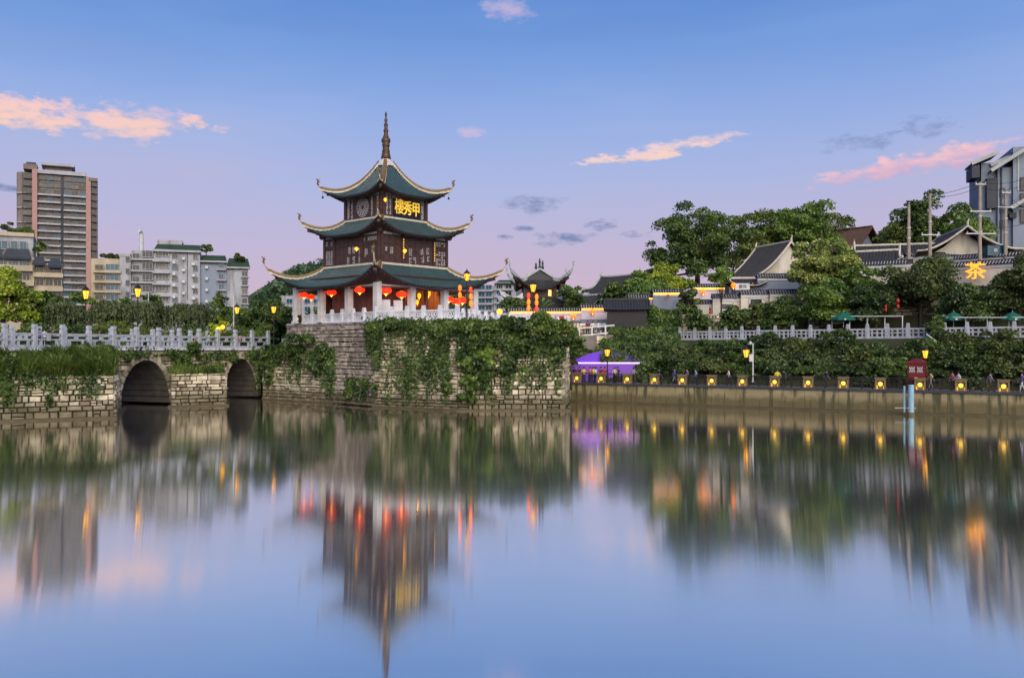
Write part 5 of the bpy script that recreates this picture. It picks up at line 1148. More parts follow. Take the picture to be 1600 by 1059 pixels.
ac = T('blue_water_tank', 'bright blue tank beside the tallest power pole', 'tank', P(1551, 400, 103)); MB().box((0, 0, .55), (1.8, 1.2, 1.1)).build('body', 'glassblue', ac); MB().box((0, -.62, .6), (.4, .04, .35)).build('label_plate', 'slab', ac); MB().box((0, 0, 1.15), (1.9, 1.3, .08)).build('lid', 'slate', ac)

# ---------------------------------------------------------------- trees, right bank
G = 'trees of the right bank'
ptree('broadleaf_tree', 'largest dark spreading tree on the hill right of the pavilion', 1090, 314, 478, 74, 132, 'dark', 31, .48, G, n=24000, lobes=95, leaf=.22, trunk=.5, lr=1.5)
ptree('broadleaf_tree', 'dark tree close behind the right side of the largest tree', 1176, 330, 450, 54, 140, 'olive', 32, .46, G, n=9000, leaf=.25)
ptree('broadleaf_tree', 'tall olive green tree behind the white gabled hall', 1250, 312, 430, 60, 138, 'mid', 33, .48, G, n=11000, lobes=60, leaf=.24, lr=1.4)
ptree('broadleaf_tree', 'flowering yellow green tree in front of the white gable', 1280, 380, 520, 54, 104, 'yellowg', 34, .38, G, n=18000, lobes=70, leaf=.19, lr=1.1)
ptree('broadleaf_tree', 'fresh green tree at the right of the flowering tree', 1318, 382, 520, 32, 106, 'mid', 35, .42, G, n=7000, leaf=.2)
ptree('broadleaf_tree', 'tall dark tree behind the second power pole', 1452, 303, 415, 46, 128, 'dark', 36, .47, G, n=10000, lobes=44, leaf=.22, lr=1.4)
ptree('broadleaf_tree', 'dark tree behind the tallest power pole', 1510, 325, 412, 42, 126, 'mid', 37, .48, G, n=8000, leaf=.22)
ptree('broadleaf_tree', 'low dark tree left of the second power pole', 1402, 342, 410, 36, 130, 'olive', 38, .5, G, n=6000, leaf=.22)
ptree('broadleaf_tree', 'low tree in front of the brown roofed house', 1372, 380, 420, 30, 128, 'mid', 39, .5, G, n=5000, leaf=.22)
ptree('broadleaf_tree', 'bushy dark tree on the terrace below the curved roofs', 1438, 398, 524, 58, 93, 'bank2', 40, .44, G, n=14000, lobes=44, leaf=.17)
ptree('broadleaf_tree', 'round dark tree left of the hanging red lanterns', 1368, 438, 524, 42, 94, 'bank', 41, .44, G, n=9000, leaf=.17)
ptree('broadleaf_tree', 'dark tree under the orange tea sign', 1520, 446, 524, 48, 88, 'bank', 42, .45, G, n=11000, leaf=.17)
ptree('broadleaf_tree', 'dark tree at the right edge beside the tea sign wall', 1592, 402, 524, 46, 87, 'bank2', 43, .45, G, n=11000, leaf=.17)
ptree('broadleaf_tree', 'dark tree below the flowering tree above the balustrade', 1295, 445, 526, 46, 97, 'mid', 44, .46, G, n=9000, leaf=.18)
ptree('broadleaf_tree', 'dark shrubby tree below the right garden wall', 1218, 462, 526, 36, 100, 'bank', 45, .48, G, n=7000, leaf=.18)
ptree('broadleaf_tree', 'slim tree with bare trunk in front of the middle garden wall', 1126, 421, 520, 18, 105, 'mid', 46, .19, G, n=3500, leaf=.17, trunk=.12)
ptree('broadleaf_tree', 'small dark tree left of the lowest garden wall window', 1080, 442, 522, 20, 107, 'dark', 47, .46, G, n=4500, leaf=.18)
ptree('broadleaf_shrub', 'dark shrub below the middle garden wall', 1145, 480, 526, 26, 101, 'dark', 48, .48, G, n=4500, leaf=.17, cat='shrub', trunk=.1)
ptree('broadleaf_shrub', 'dark shrub above the left end of the terrace balustrade', 1092, 490, 528, 24, 103, 'dark', 49, .48, G, n=4000, leaf=.17, cat='shrub', trunk=.1)
ptree('broadleaf_shrub', 'narrow shrub filling the gap in the terrace balustrade', 1463, 486, 545, 16, 84, 'dark', 50, .5, G, n=3000, leaf=.15, cat='shrub', trunk=.1)
ptree('bamboo_clump', 'bright green bamboo clump below the largest tree', 1046, 412, 475, 34, 122, 'bright', 51, .48, G, n=6000, leaf=.22, cat='bamboo', trunk=.1)
ptree('bamboo_clump', 'green bamboo clump left of the bright clump by the temple roof', 1004, 425, 478, 26, 124, 'mid', 52, .5, G, n=5000, leaf=.22, cat='bamboo', trunk=.1)
ptree('broadleaf_shrub', 'dark shrub below the temple roof', 962, 445, 490, 26, 122, 'dark', 53, .5, G, n=4500, leaf=.2, cat='shrub', trunk=.1)
ptree('broadleaf_shrub', 'shrub between gate tower and small black roof', 896, 447, 495, 22, 119, 'dark', 54, .5, G, n=4000, leaf=.2, cat='shrub', trunk=.1)
ptree('broadleaf_shrub', 'green shrub in front of the amber lit wall, above the platform ivy', 843, 484, 520, 18, 96, 'mid', 55, .5, G, n=3500, leaf=.16, cat='shrub', trunk=.1)
ptree('broadleaf_shrub', 'leafy shrub behind the amber lit wall beside the gate tower', 800, 462, 500, 20, 120, 'dark', 56, .5, G, n=3500, leaf=.2, cat='shrub', trunk=.1)
ptree('broadleaf_tree', 'small tree overhanging the river wall right of the platform', 890, 512, 600, 26, 92.5, 'dark', 57, .42, G, n=6000, leaf=.17)
ptree('broadleaf_tree', 'dark distant tree at the left foot of the largest tree', 1030, 385, 470, 24, 140, 'dark', 58, .5, G, n=4500, leaf=.24)
ptree('broadleaf_tree', 'bright green tree in front of the long white terrace wall', 1345, 404, 520, 34, 99, 'mid', 61, .46, G, n=8000, leaf=.18)
ptree('broadleaf_tree', 'olive tree between the long terrace wall and the sign wall', 1400, 428, 520, 32, 97, 'olive', 62, .48, G, n=7000, leaf=.18)
ptree('broadleaf_tree', 'green tree in front of the upper wall, right of the second pole', 1478, 412, 470, 26, 100, 'mid', 63, .5, G, n=5000, leaf=.18)
ptree('broadleaf_tree', 'olive tree below the right half of the garden walls', 1180, 474, 526, 26, 101, 'olive', 64, .5, G, n=5000, leaf=.17)
ptree('broadleaf_tree', 'green tree filling the slope beneath the bamboo clumps', 1020, 440, 492, 34, 117, 'mid', 65, .5, G, n=6000, leaf=.2)
ptree('broadleaf_tree', 'tall green tree behind the olive tree on the ridge', 1212, 328, 430, 50, 146, 'mid', 66, .5, G, n=6000, leaf=.25)
ptree('broadleaf_tree', 'green tree behind the ridge left of the brown roof', 1296, 318, 420, 42, 150, 'olive', 67, .5, G, n=6000, leaf=.25)
# banana plant by the gate tower
bn_ = T('banana_plant', 'banana plant with broad leaves beside the hanging lantern strings', 'plant', P(848, 494, 117)); rb = random.Random(3)
for k in range(9):
    a = k * .7; g = MB(); d_ = Vector((math.cos(a), math.sin(a) * .5, 0)); pts = [Vector((0, 0, .6)) + d_ * u * 1.6 + Vector((0, 0, 2.6 * u - 1.5 * u * u + (k % 3) * .4)) for u in (.1, .4, .7, 1.0)]; sd_ = Vector((-d_.y, d_.x, 0)) + Vector((0, 0, .25)); ws = (.08, .34, .3, .03); vs = []
    for p, w in zip(pts, ws): vs += [p - sd_ * w, p, p + sd_ * w]
    for i in range(len(vs)): 
        if i % 3 == 1: vs[i] = vs[i] - Vector((0, 0, .06))
    g.add(vs, [(i * 3 + j, i * 3 + j + 1, i * 3 + j + 4, i * 3 + j + 3) for i in range(3) for j in range(2)]); g.build('leaf', 'mid', bn_)
MB().tube([(0, 0, -.4), (.05, 0, .9)], [.14, .09], 7).build('stem', 'greenroof', bn_)

# bank planting below the terrace balustrade: many alike shrubs
GS = 'shrubs covering the bank'; protos = []
LB = 'dense dark shrub on the bank between promenade and terrace balustrade'
for k in range(4):
    rng = np.random.default_rng(200 + k); t_ = T('bank_shrub', LB, 'shrub', (0, 0, 0), 0, GS); pos, nr, C = crown(rng, 2.5, 1.8, 1.9, 34, .72, 6000, -.9); pos[:, 2] += 1.5
    mobj('crown', leafmesh('crown', pos, nr, .155, rng, ('bank', 'bank', 'bank2', 'dark')[k]), t_)
    b = MB()
    for c in C[:9]: b.tube([(c[0] * .15, c[1] * .15, -.6), (c[0] * .4, c[1] * .4, .6), (c[0], c[1], c[2] + 1.5)], [.07, .05, .015], 4)
    b.build('stems', 'bark', t_); protos.append(t_)
rs_ = random.Random(8); spots = []
for row, (f, z) in enumerate(((.10, 2.2), (.42, 3.2), (.74, 4.3))):
    n_ = (19, 18, 17)[row]; cnt = 0
    for i in range(n_):
        s_ = (i + .5 + (.5 if row == 1 else 0)) / n_; a = Vector(ep(2.5 + s_ * 53, 4.9)); c = Vector(rp(-12 + s_ * 64, -1.4)); q = a.lerp(c, f)
        if q.x / q.y * F + 800 < (1012 if row == 0 else 905) : continue
        spots.append((q.x + rs_.uniform(-.4, .4), q.y + rs_.uniform(-.3, .3), z - .2, 'dense dark shrub in the %s row of the bank, %s from the left' % (('lower', 'middle', 'upper')[row], ORD[cnt]))); cnt += 1
for i, p in enumerate(spots):
    o = protos[i] if i < 4 else copy_tree(protos[rs_.randrange(4)]); o.location = p[:3]; o['label'] = p[3]; o.rotation_euler = (0, 0, rs_.uniform(0, 6.28) if i >= 4 else 0); s_ = rs_.uniform(.85, 1.1); o.scale = (s_, s_, s_ * rs_.uniform(.8, .98))
# ivy bank between lookout and balustrade
def ivybank(label, quad, n, seed, m='ivy'):
    rng = np.random.default_rng(seed); Q = np.array([tuple(v) for v in quad]); u, w = rng.uniform(0, 1, (n, 1)), rng.uniform(0, 1, (n, 1))
    pos = (Q[0] * (1 - u) + Q[1] * u) * (1 - w) + (Q[3] * (1 - u) + Q[2] * u) * w; bump = np.sin(pos[:, 0] * 1.7 + 1.3 * np.sin(pos[:, 2])) * np.cos(pos[:, 2] * 1.9 + pos[:, 1]) * .45
    pos[:, 1] -= np.abs(bump) + rng.uniform(0, .5, n); pos[:, 2] += bump * .5; nr = np.tile([-.2, -.8, .55], (n, 1))
    t_ = T('ivy_bank', label, 'ivy', pos.mean(0), 0, 'ivy on the old stonework'); mobj('leaves', leafmesh('leaves', pos - pos.mean(0), nr, .17, rng, m, .9, .6), t_)
    c = Vector(pos.mean(0)); MB().slabpoly([v - c + Vector((0, .25, 0)) for v in quad], (0, 1.5, 0)).build('earth', 'soil', t_)
ivybank('ivy covered bank above the purple stage', [P(918, 560, 101), P(1062, 560, 98), P(1062, 508, 106), P(960, 506, 106)], 9000, 1)
ivybank('ivy covered slope right of the purple stage', [P(1000, 600, 93.5), P(1075, 600, 92), P(1075, 535, 100), P(985, 545, 99)], 7000, 2)
ivybank('ivy hanging over the wall right of the black shed', [P(1006, 528, 105), P(1064, 528, 105), P(1064, 486, 106.5), P(1006, 478, 106.5)], 5000, 3)
ivybank('creepers over the rough ledge left of the stage', [P(878, 590, 98), P(925, 575, 98), P(925, 548, 102), P(880, 545, 102)], 3500, 4)

# ---------------------------------------------------------------- promenade furniture
rl = T('promenade_railing', 'dark iron railing with fret panels along the promenade', 'railing')
lampx = [900, 938, 979, 1021.5, 1065, 1111, 1159, 1209.5, 1262, 1317, 1375, 1437, 1501, 1568, 1640]
ang = math.atan2(ed.y, ed.x)
for a, c in zip(lampx[:-1], lampx[1:]):
    s0, s1 = es_at(a) + .62, es_at(c) - .62; n_ = 2
    for i in range(n_):
        u0, u1 = s0 + (s1 - s0) * i / n_, s0 + (s1 - s0) * (i + 1) / n_; w = u1 - u0; m_ = ep((u0 + u1) / 2, .25); g = MB()
        for z, h in ((.98, .08), (.84, .05), (.12, .06)): g.box((0, 0, z), (w, .06, h))
        for s_ in (-1, 1): g.box((s_ * (w / 2 - .03), 0, .5), (.07, .07, 1.0))
        k = max(3, int(w / .36))
        for j in range(k):
            x = -w / 2 + w * (j + .5) / k; g.box((x, 0, .48), (.035, .035, .72)); g.box((x + .09, 0, .6 if j % 2 else .36), (.18, .035, .035))
        g.build('fret_panel', 'iron', rl, loc=(m_.x, m_.y, 2.0), rz=ang)
lbm = MB(); lbm.box((0, .1, .55), (.98, .34, 1.1)); lbm.box((0, 0, 1.13), (1.1, .56, .1)); lbm.box((-.43, -.14, .5), (.12, .2, 1.0)); lbm.box((.43, -.14, .5), (.12, .2, 1.0)); lbm.box((0, -.14, .97), (.98, .2, .16)); lbm = lbm.mesh('housing', 'boxlamp')
rnd = MB(); vs = [(0, -.17, .52)] + [(.215 * math.cos(t_ * math.pi / 9), -.10, .52 + .215 * math.sin(t_ * math.pi / 9)) for t_ in range(18)]; rnd.add(vs, [(0, 1 + i, 1 + (i + 1) % 18) for i in range(18)]); rnd = rnd.mesh('round_light', 'boxglow')
sp_ = MB(); sp_.box((0, -.09, .2), (.1, .03, .34)); sp_ = sp_.mesh('lit_pane', 'boxside')
for i, px in enumerate(lampx[:-1]):
    m_ = ep(es_at(px), .25); t_ = T('lamp_box', 'brown lamp box with round yellow light, %s from the left along the railing' % ORD[i], 'lamp', (m_.x, m_.y, 2.0), ang, 'lamp boxes along the promenade')
    t_.scale = (.86, .9, .86); mobj('housing', lbm, t_); mobj('round_light', rnd, t_); mobj('lit_pane', sp_, t_, (-.31, 0, 0)); mobj('lit_pane', sp_, t_, (.31, 0, 0))

def street_lamp(label, px, ylamp, ybase, d, s=1.0, mt='lampglass', pole_=True):
    s *= 1.08
    """post lamp: lantern centred at (px, ylamp)"""
    z = Z(ylamp, d); zb = Z(ybase, d); t_ = T('street_lamp', label, 'lamp', (X(px, d), d, zb), 0, 'lit street lamps'); h = z - zb
    MB().lathe([(.16, 0), (.13, .4), (.07, .6), (.055, h - .55 * s), (.09, h - .5 * s)], 8).build('post', 'iron', t_)
    MB().lathe([(.16 * s, h - .46 * s), (.31 * s, h + .26 * s)], 6).build('glass', mt, t_)
    f = MB()
    for k in range(6):
        a = k * math.pi / 3; f.bar((.17 * s * math.cos(a), .17 * s * math.sin(a), h - .46 * s), (.33 * s * math.cos(a), .33 * s * math.sin(a), h + .28 * s), .035, .035)
    f.lathe([(.37 * s, h + .26 * s), (.34 * s, h + .34 * s), (.2 * s, h + .52 * s), (.06 * s, h + .62 * s), (.07 * s, h + .7 * s), (.02, h + .8 * s)], 6); f.lathe([(.19 * s, h - .5 * s), (.19 * s, h - .44 * s)], 6); f.build('lantern_frame', 'iron', t_); return t_
street_lamp('lit street lamp left on the bridge below the tower block', 134, 459, 545, 84); street_lamp('lit street lamp on the bridge left of the grey block', 215, 456, 545, 86); street_lamp('lit street lamp at the far bridge end by dark trees', 370, 484, 540, 101, .9); street_lamp('lit street lamp just left of the pavilion hall', 427.5, 483, 545, 101, .9)
street_lamp('tall lamp with red lantern strings at the right pavilion corner', 729.5, 432, 506, 82, .82); street_lamp('tall lamp with lantern strings in front of the gate tower', 833, 449, 510, 92, .95)
street_lamp('lit promenade lamp in front of the purple stage', 949, 550, 594, 91, .85); street_lamp('lit promenade lamp beside the white camera mast', 1166, 551, 600, 88, .95); street_lamp('lit promenade lamp above the maroon booth', 1446, 552, 604, 79, .85)
def globe(label, px, py, d, r=.3, base=None):
    t_ = T('globe_lamp', label, 'lamp', P(px, py, d), 0, 'small globe lamps'); MB().lathe([(.05, -r), (r * .8, -r * .6), (r, 0), (r * .8, r * .6), (.05, r)], 10).build('globe', 'lampglass', t_, True)
    h = Z(py, d) - (base if base else Z(py + 30, d)); MB().lathe([(.05, -h), (.04, -r)], 6).build('post', 'iron', t_)
globe('small lit globe lamp on the causeway below the gate tower', 780.5, 487, 104, .36); globe('left globe of the lamp cluster at the bridge end', 341, 514, 97, .26); globe('right globe of the lamp cluster at the bridge end', 348, 511, 97.3, .26)

def lantern(label, px, py, w, h, d, mt='red', group='red lanterns of the pavilion hall', lit=True, z0=None):
    s_, hh = w / F * d / 2, h / F * d / 2; t_ = T('red_lantern', label, 'lantern', P(px, py, d), 0, group)
    MB().lathe([(s_ * .3, -hh), (s_ * .72, -hh * .8), (s_ * .97, -hh * .35), (s_, 0), (s_ * .97, hh * .35), (s_ * .72, hh * .8), (s_ * .3, hh)], 12).build('shade', mt, t_, True)
    g = MB()
    for k in range(12):
        a = k * math.pi / 6; g.tube([(s_ * q * 1.015 * math.cos(a), s_ * q * 1.015 * math.sin(a), hh * z) for q, z in ((.3, -1), (.72, -.8), (1, 0), (.72, .8), (.3, 1))], .008, 3)
    g.build('ribs', 'gold', t_)
    MB().lathe([(s_ * .3, hh), (s_ * .3, hh * 1.15)], 8).build('cap', 'gold', t_); MB().lathe([(s_ * .05, -hh * 1.7), (s_ * .09, -hh)], 6).build('tassel', 'redcore' if lit else 'redoff', t_)
    MB().tube([(0, 0, hh), (0, 0, hh + (z0 or .5))], .015, 4).build('cord', 'iron', t_)
    if lit: MB().lathe([(s_ * .2, -hh * 1.25), (s_ * .34, -hh * .98)], 8).build('bulb', 'redcore', t_)
HL = [('large red lantern in the second bay left of the near column', 518, 457, 14, 10, 92), ('large red lantern in the bay just left of the near column', 562, 453, 14.5, 11, 88), ('red lantern hanging just right of the near column', 603, 454, 16, 12, 87.5), ('second red lantern right of the near column', 627.5, 460, 15, 11, 89), ('red lantern in the far left bay of the hall, left one', 475, 461, 12, 9, 95), ('red lantern in the far left bay of the hall, right one', 486, 464, 11, 9, 97), ('small red lantern behind the large one in the second left bay', 511, 461, 10, 7.5, 100), ('small red lantern inside the bay left of the near column', 554, 459, 9.5, 8, 96), ('red lantern in the last right bay of the hall', 701, 467, 14, 9.5, 94), ('red lantern low beside the right corner column', 713, 471, 13, 10, 95.5), ('rightmost red lantern behind the lantern string', 722.5, 469, 13, 11, 96)]
for l, px, py, w, h, d in HL: lantern(l, px, py, w * 1.18, h * .86, d)
lantern('yellow lit box lantern hanging in the open right bay', 669, 458, 8, 11, 96, 'lampglass', 'red lanterns of the pavilion hall')
lantern('yellow lit lantern deep in the open right bay', 655, 462, 6, 8, 95, 'lampglass'); lantern('small yellow lit lantern beside the open bay column', 652, 472, 5, 7, 94, 'lampglass')
def lstring(label, px, ys, w, d, mts, hts=9.5, group='lantern strings', ztop=None):
    t_ = T('lantern_string', label, 'lantern string', P(px, ys[0] - 8, d), 0, group); s_ = w / F * d / 2; hh = hts / F * d / 2; z0 = Z(ys[0] - 8, d)
    for y, m_ in zip(ys, mts):
        z = Z(y, d) - z0; MB().lathe([(s_ * .35, z - hh), (s_ * .85, z - hh * .6), (s_, z), (s_ * .85, z + hh * .6), (s_ * .35, z + hh)], 10).build('lantern', m_, t_, True)
    MB().tube([(0, 0, .3), (0, 0, Z(ys[-1] + 7, d) - z0)], .015, 4).build('cord', 'iron', t_); MB().tube([(0, 0, .3), (.5 if px < 725 or 800 < px < 833 else -.5, 0, .45)], .03, 5).build('arm', 'iron', t_)
lstring('left lantern string on the lamp at the right pavilion corner', 718.5, [450, 461, 472], 5.6, 82, ['orange', 'orange', 'redsilk']); lstring('right lantern string on the lamp at the right pavilion corner', 735.5, [452.5, 463, 474], 5.6, 82, ['redsilk', 'orange', 'orange'])
lstring('left lantern string on the lamp before the gate tower', 826, [462, 471.5, 481], 5.6, 92, ['redsilk', 'orange', 'orange']); lstring('right lantern string on the lamp before the gate tower', 838.5, [464, 473, 482.5], 5.6, 92, ['orange', 'orange', 'redsilk'])
lstring('three unlit red lanterns on the lowest garden wall', 1109.5, [483, 489, 495], 4, 107.5, ['redoff'] * 3, 5.5, 'hanging unlit lanterns'); lstring('pair of unlit red lanterns on the middle garden wall', 1153, [481, 486], 4, 107, ['redoff'] * 2, 5, 'hanging unlit lanterns'); lstring('small red lantern below the highest garden wall', 1198, [482, 486], 3.5, 106.5, ['redoff'] * 2, 4.5, 'hanging unlit lanterns'); lstring('pair of red lanterns under the terrace trees', 1403, [470, 479], 5, 90, ['redoff', 'redoff'], 7.5, 'hanging unlit lanterns'); lstring('single red lantern left of the terrace pair', 1384, [479, 484], 4, 90, ['redoff', 'redoff'], 6, 'hanging unlit lanterns')
for l, px, py, w, d, m_ in (('glowing lantern on the amber lit wall left part', 896, 494, 7, 113.3, 'orange'), ('glowing lantern on the taller wall by the shed', 926, 486, 7.5, 110.3, 'orange'), ('glowing lantern on the pink wall', 1099, 456, 7, 114.2, 'orange'), ('glowing lantern at the left of the name board', 1146, 446, 8, 111, 'orange'), ('red lantern at the right of the name board', 1176, 445, 4.5, 111.5, 'redoff'), ('dark red lantern on the white wall above the ivy', 1044, 462, 4, 112.3, 'redoff'), ('orange lantern hanging under the temple roof', 959, 446, 7, 121, 'orange'), ('dark red lantern at the corner of the shed', 946, 485, 6, 106, 'redoff'), ('glowing lantern low on the wall behind the lamp post', 836, 493, 8, 113.3, 'orange')):
    lantern(l, px, py, w, w * .95, d, m_, 'wall lanterns', m_ == 'orange')
# yellow lamps of the pavilion upper storeys
for l, px, py, w, h, d in (('yellow lantern at the top storey corner', 602, 312, 5, 5, 91), ('yellow lantern at the middle storey left doors', 557, 389, 6, 5, 90.3), ('yellow lantern on the middle storey right face', 632.5, 392, 6, 5, 90.5)): lantern(l, px, py, w, h, d, 'lampglass', 'yellow lanterns of the pavilion', True, .3)

# notice boards, sign and furniture in the hall
for l, px, d in (('tall white notice board right of the near column', 602.5, 87.9), ('second white notice board in the hall', 622, 89)):
    t_ = T('notice_board', l, 'board', (X(px, d), d, PZ + .12), rad(10), 'white notice boards'); MB().box((0, 0, 1.35), (.9, .06, 1.5)).build('panel', 'lattice', t_)
    for s_ in (-.4, .4): MB().box((s_, 0, .6), (.06, .08, 1.2)).build('leg', 'galv', t_); 
bs = T('black_sign', 'small black sign with yellow marks at the left end of the platform', 'sign', (X(463, 95), 95, PZ + .12), rad(-30)); MB().box((0, 0, .45), (1.3, .12, .85)).build('panel', 'blackplastic', bs)
g = MB(); 
for k in range(4): g.box((-.3 + k * .2, -.07, .45), (.13, .02, .16))
g.build('marks', 'gold', bs)
# purple stage
d = 96.5; stg = T('purple_stage', 'arched stage wall lit violet behind the promenade railing', 'stage', (X(949, d), d, 1.95), rad(-6))
xl, xr = X(893, d) - X(949, d), X(1005, d) - X(949, d); zt = Z(567, d) - 1.95; za = Z(549, d) - 1.95
MB().box(((xl + xr) / 2, 0, zt / 2), (xr - xl, .3, zt)).build('wall', 'purplewall', stg)
n_ = 16; MB().slabpoly([(xl + (xr - xl) * i / n_, .05, zt + .05 + (za - zt) * math.sin(math.pi * i / n_) ** .8) for i in range(n_ + 1)], (0, .25, 0)).build('arched_top', 'purplearch', stg)
MB().box(((xl + xr) / 2, -.2, zt), (xr - xl + .2, .12, .13)).build('light_tube', 'purplestrip', stg)
for i in range(4): MB().box((xl + (xr - xl) * (i + .5) / 4, -.17, zt * .5), (.04, .04, zt)).build('panel_joint', 'purplearch', stg)
rng = np.random.default_rng(77); A = []; 
for k in range(26):
    x = rng.uniform(-.8, 3.6); hh = rng.uniform(.4, 1.3); A.append(np.stack([rng.normal(x, .14, 90), rng.uniform(-.35, -.1, 90), zt + .1 + rng.uniform(0, hh, 90)], 1))
pos = np.concatenate(A); sh = T('creeper', 'creeper tendrils silhouetted on the violet arch', 'ivy', stg.location); mobj('leaves', leafmesh('leaves', pos, np.tile([0, -1, .3], (len(pos), 1)), .11, rng, 'ivy'), sh)
# maroon booth
bt = T('maroon_booth', 'maroon timber booth with lattice doors on the promenade', 'booth', (X(1433, 77.3), 77.3, 1.97), ang)
MB().box((0, 0, 1.15), (1.35, 1.2, 2.3)).build('body', 'maroon', bt); MB().lathe([(1.02, 2.3), (1.0, 2.42), (.5, 2.62), (.08, 2.72)], 4, ph=rad(45)).build('roof', 'maroon', bt)
for s_ in (-1, 1):
    dr = MB().box((s_ * .31, -.62, 1.1), (.56, .06, 2.0)).build('door', 'maroon', bt); g = MB()
    for q in (-1, 0, 1): g.bar((s_ * .31 + q * .14 - .08, -.67, 1.5), (s_ * .31 + q * .14 + .08, -.67, 2.0), .03, .035); g.bar((s_ * .31 + q * .14 + .08, -.67, 1.5), (s_ * .31 + q * .14 - .08, -.67, 2.0), .03, .035)
    g.build('lattice_pane', 'lattice', dr); MB().lathe([(.03, 0), (.03, .1)], 6, (s_ * .06, -.67, 1.0)).build('handle', 'gold', dr)
# white camera mast
cmst = T('camera_mast', 'slim white mast with camera beside the promenade lamp', 'mast', P(1176.5, 597, 87.5)); h = (597 - 536) / F * 87.5
MB().lathe([(.12, 0), (.08, .3), (.065, h)], 8).build('pole', 'galv', cmst); MB().box((-.25, 0, h * .98), (.5, .06, .06)).build('arm', 'galv', cmst); MB().lathe([(.03, -.1), (.14, 0), (.14, .18), (.05, .25)], 8, (-.25, 0, h * .98)).build('camera', 'galv', cmst); MB().box((-.2, 0, h * .62), (.35, .2, .7)).build('control_box', 'galv', cmst)
cm2 = T('lamp_mast', 'white bent mast rising from the hedge at right', 'mast', P(1464.5, 598, 81)); h = (598 - 530) / F * 81; MB().tube([(0, 0, 0), (0, 0, h * .85), (-.1, 0, h * .95), (-.45, 0, h * 1.02)], .06, 6).build('pole', 'galv', cm2); MB().bar((-.4, 0, h * 1.01), (-1.0, 0, h * 1.12), .12, .08).build('lamp_head', 'galv', cm2)
sm_ = T('street_mast', 'grey street mast with arms among the left bank trees', 'mast', P(365, 520, 103)); h = (520 - 462) / F * 103; MB().lathe([(.08, 0), (.05, h)], 6).build('pole', 'galv', sm_); MB().box((-.3, 0, h * .72), (.9, .06, .06)).build('arm', 'galv', sm_)
sm_ = T('street_mast', 'pale street lamp mast before the grey apartment block', 'mast', P(232, 525, 108)); h = (525 - 457) / F * 108; MB().lathe([(.08, 0), (.05, h)], 6).build('pole', 'galv', sm_); MB().box((-.4, 0, h), (.8, .08, .06)).build('arm', 'galv', sm_)
# blue water gauge posts
for l, px, yt, yb, r_, d in (('thin blue gauge post standing in the water by the wall', 1413, 603, 648, .09, 74.6), ('thick blue gauge pipe standing in the water by the wall', 1423.5, 601, 650, .24, 74.2)):
    t_ = T('gauge_post', l, 'post', (X(px, d), d, 0), 0, 'water gauge posts'); h = Z(yt, d); MB().lathe([(r_, -1), (r_, h)], 10).build('pipe', 'bluepipe', t_); MB().box((0, -.05, .6), (1.6 if r_ < .1 else .7, .06, .05)).build('brace', 'galv', t_); MB().lathe([(r_ * 1.3, -.3), (r_ * 1.3, .25)], 10).build('collar', 'concrete', t_)
# parasols
for l, px, w, d in (('green parasol at the left of the terrace', 1318, 38, 92), ('green parasol in the middle of the terrace', 1490, 37, 85), ('green parasol at the right edge of the terrace', 1582, 37, 81.5)):
    s_ = w / F * d / 2; t_ = T('parasol', l, 'parasol', (X(px, d), d, 6.6), 0, 'green parasols on the terrace'); z = Z(498, d) - 6.6; hh = 11 / F * d
    MB().lathe([(s_, z), (s_ * .66, z + hh * .42), (s_ * .33, z + hh * .75), (.04, z + hh)], 8).build('canopy', 'umb', t_); MB().lathe([(s_, z - .18), (s_ * 1.005, z)], 8).build('valance', 'umb', t_); MB().lathe([(.03, 0), (.03, z + hh + .1)], 6).build('pole', 'galv', t_)
    g = MB(); g.box((-.1, -s_ * .94, z - .08), (.5, .02, .12)); g.build('lettering', 'lattice', t_)
    for k in range(8): a = k * math.pi / 4; MB().bar((0, 0, z + hh * .4), (s_ * .8 * math.cos(a), s_ * .8 * math.sin(a), z + hh * .22), .03, .03).build('rib', 'iron', t_)
# terrace counter rail and red banner
tr_ = T('terrace_counter', 'pale counter rail along the terrace under the parasols', 'counter'); 
for x0, x1, y, d in ((1300, 1410, 494, 93), (1475, 1610, 496, 85)):
    MB().bar(P(x0, y, d), P(x1, y, d - 5), .5, .1).build('counter_top', 'galv', tr_)
    for k in range(5): p = P(x0 + (x1 - x0) * k / 4, y, d - 5 * k / 4); MB().bar(p, Vector((p.x, p.y, 6.6)), .08, .08).build('leg', 'galv', tr_)
rbn = T('red_banner', 'plain red banner on the stone wall by the lantern post', 'banner', P(874, 499, 105)); MB().box((0, 0, 0), (1.1, .04, .7)).build('cloth', 'redcloth', rbn); MB().box((0, .05, .38), (1.2, .05, .05)).build('rod', 'iron', rbn)

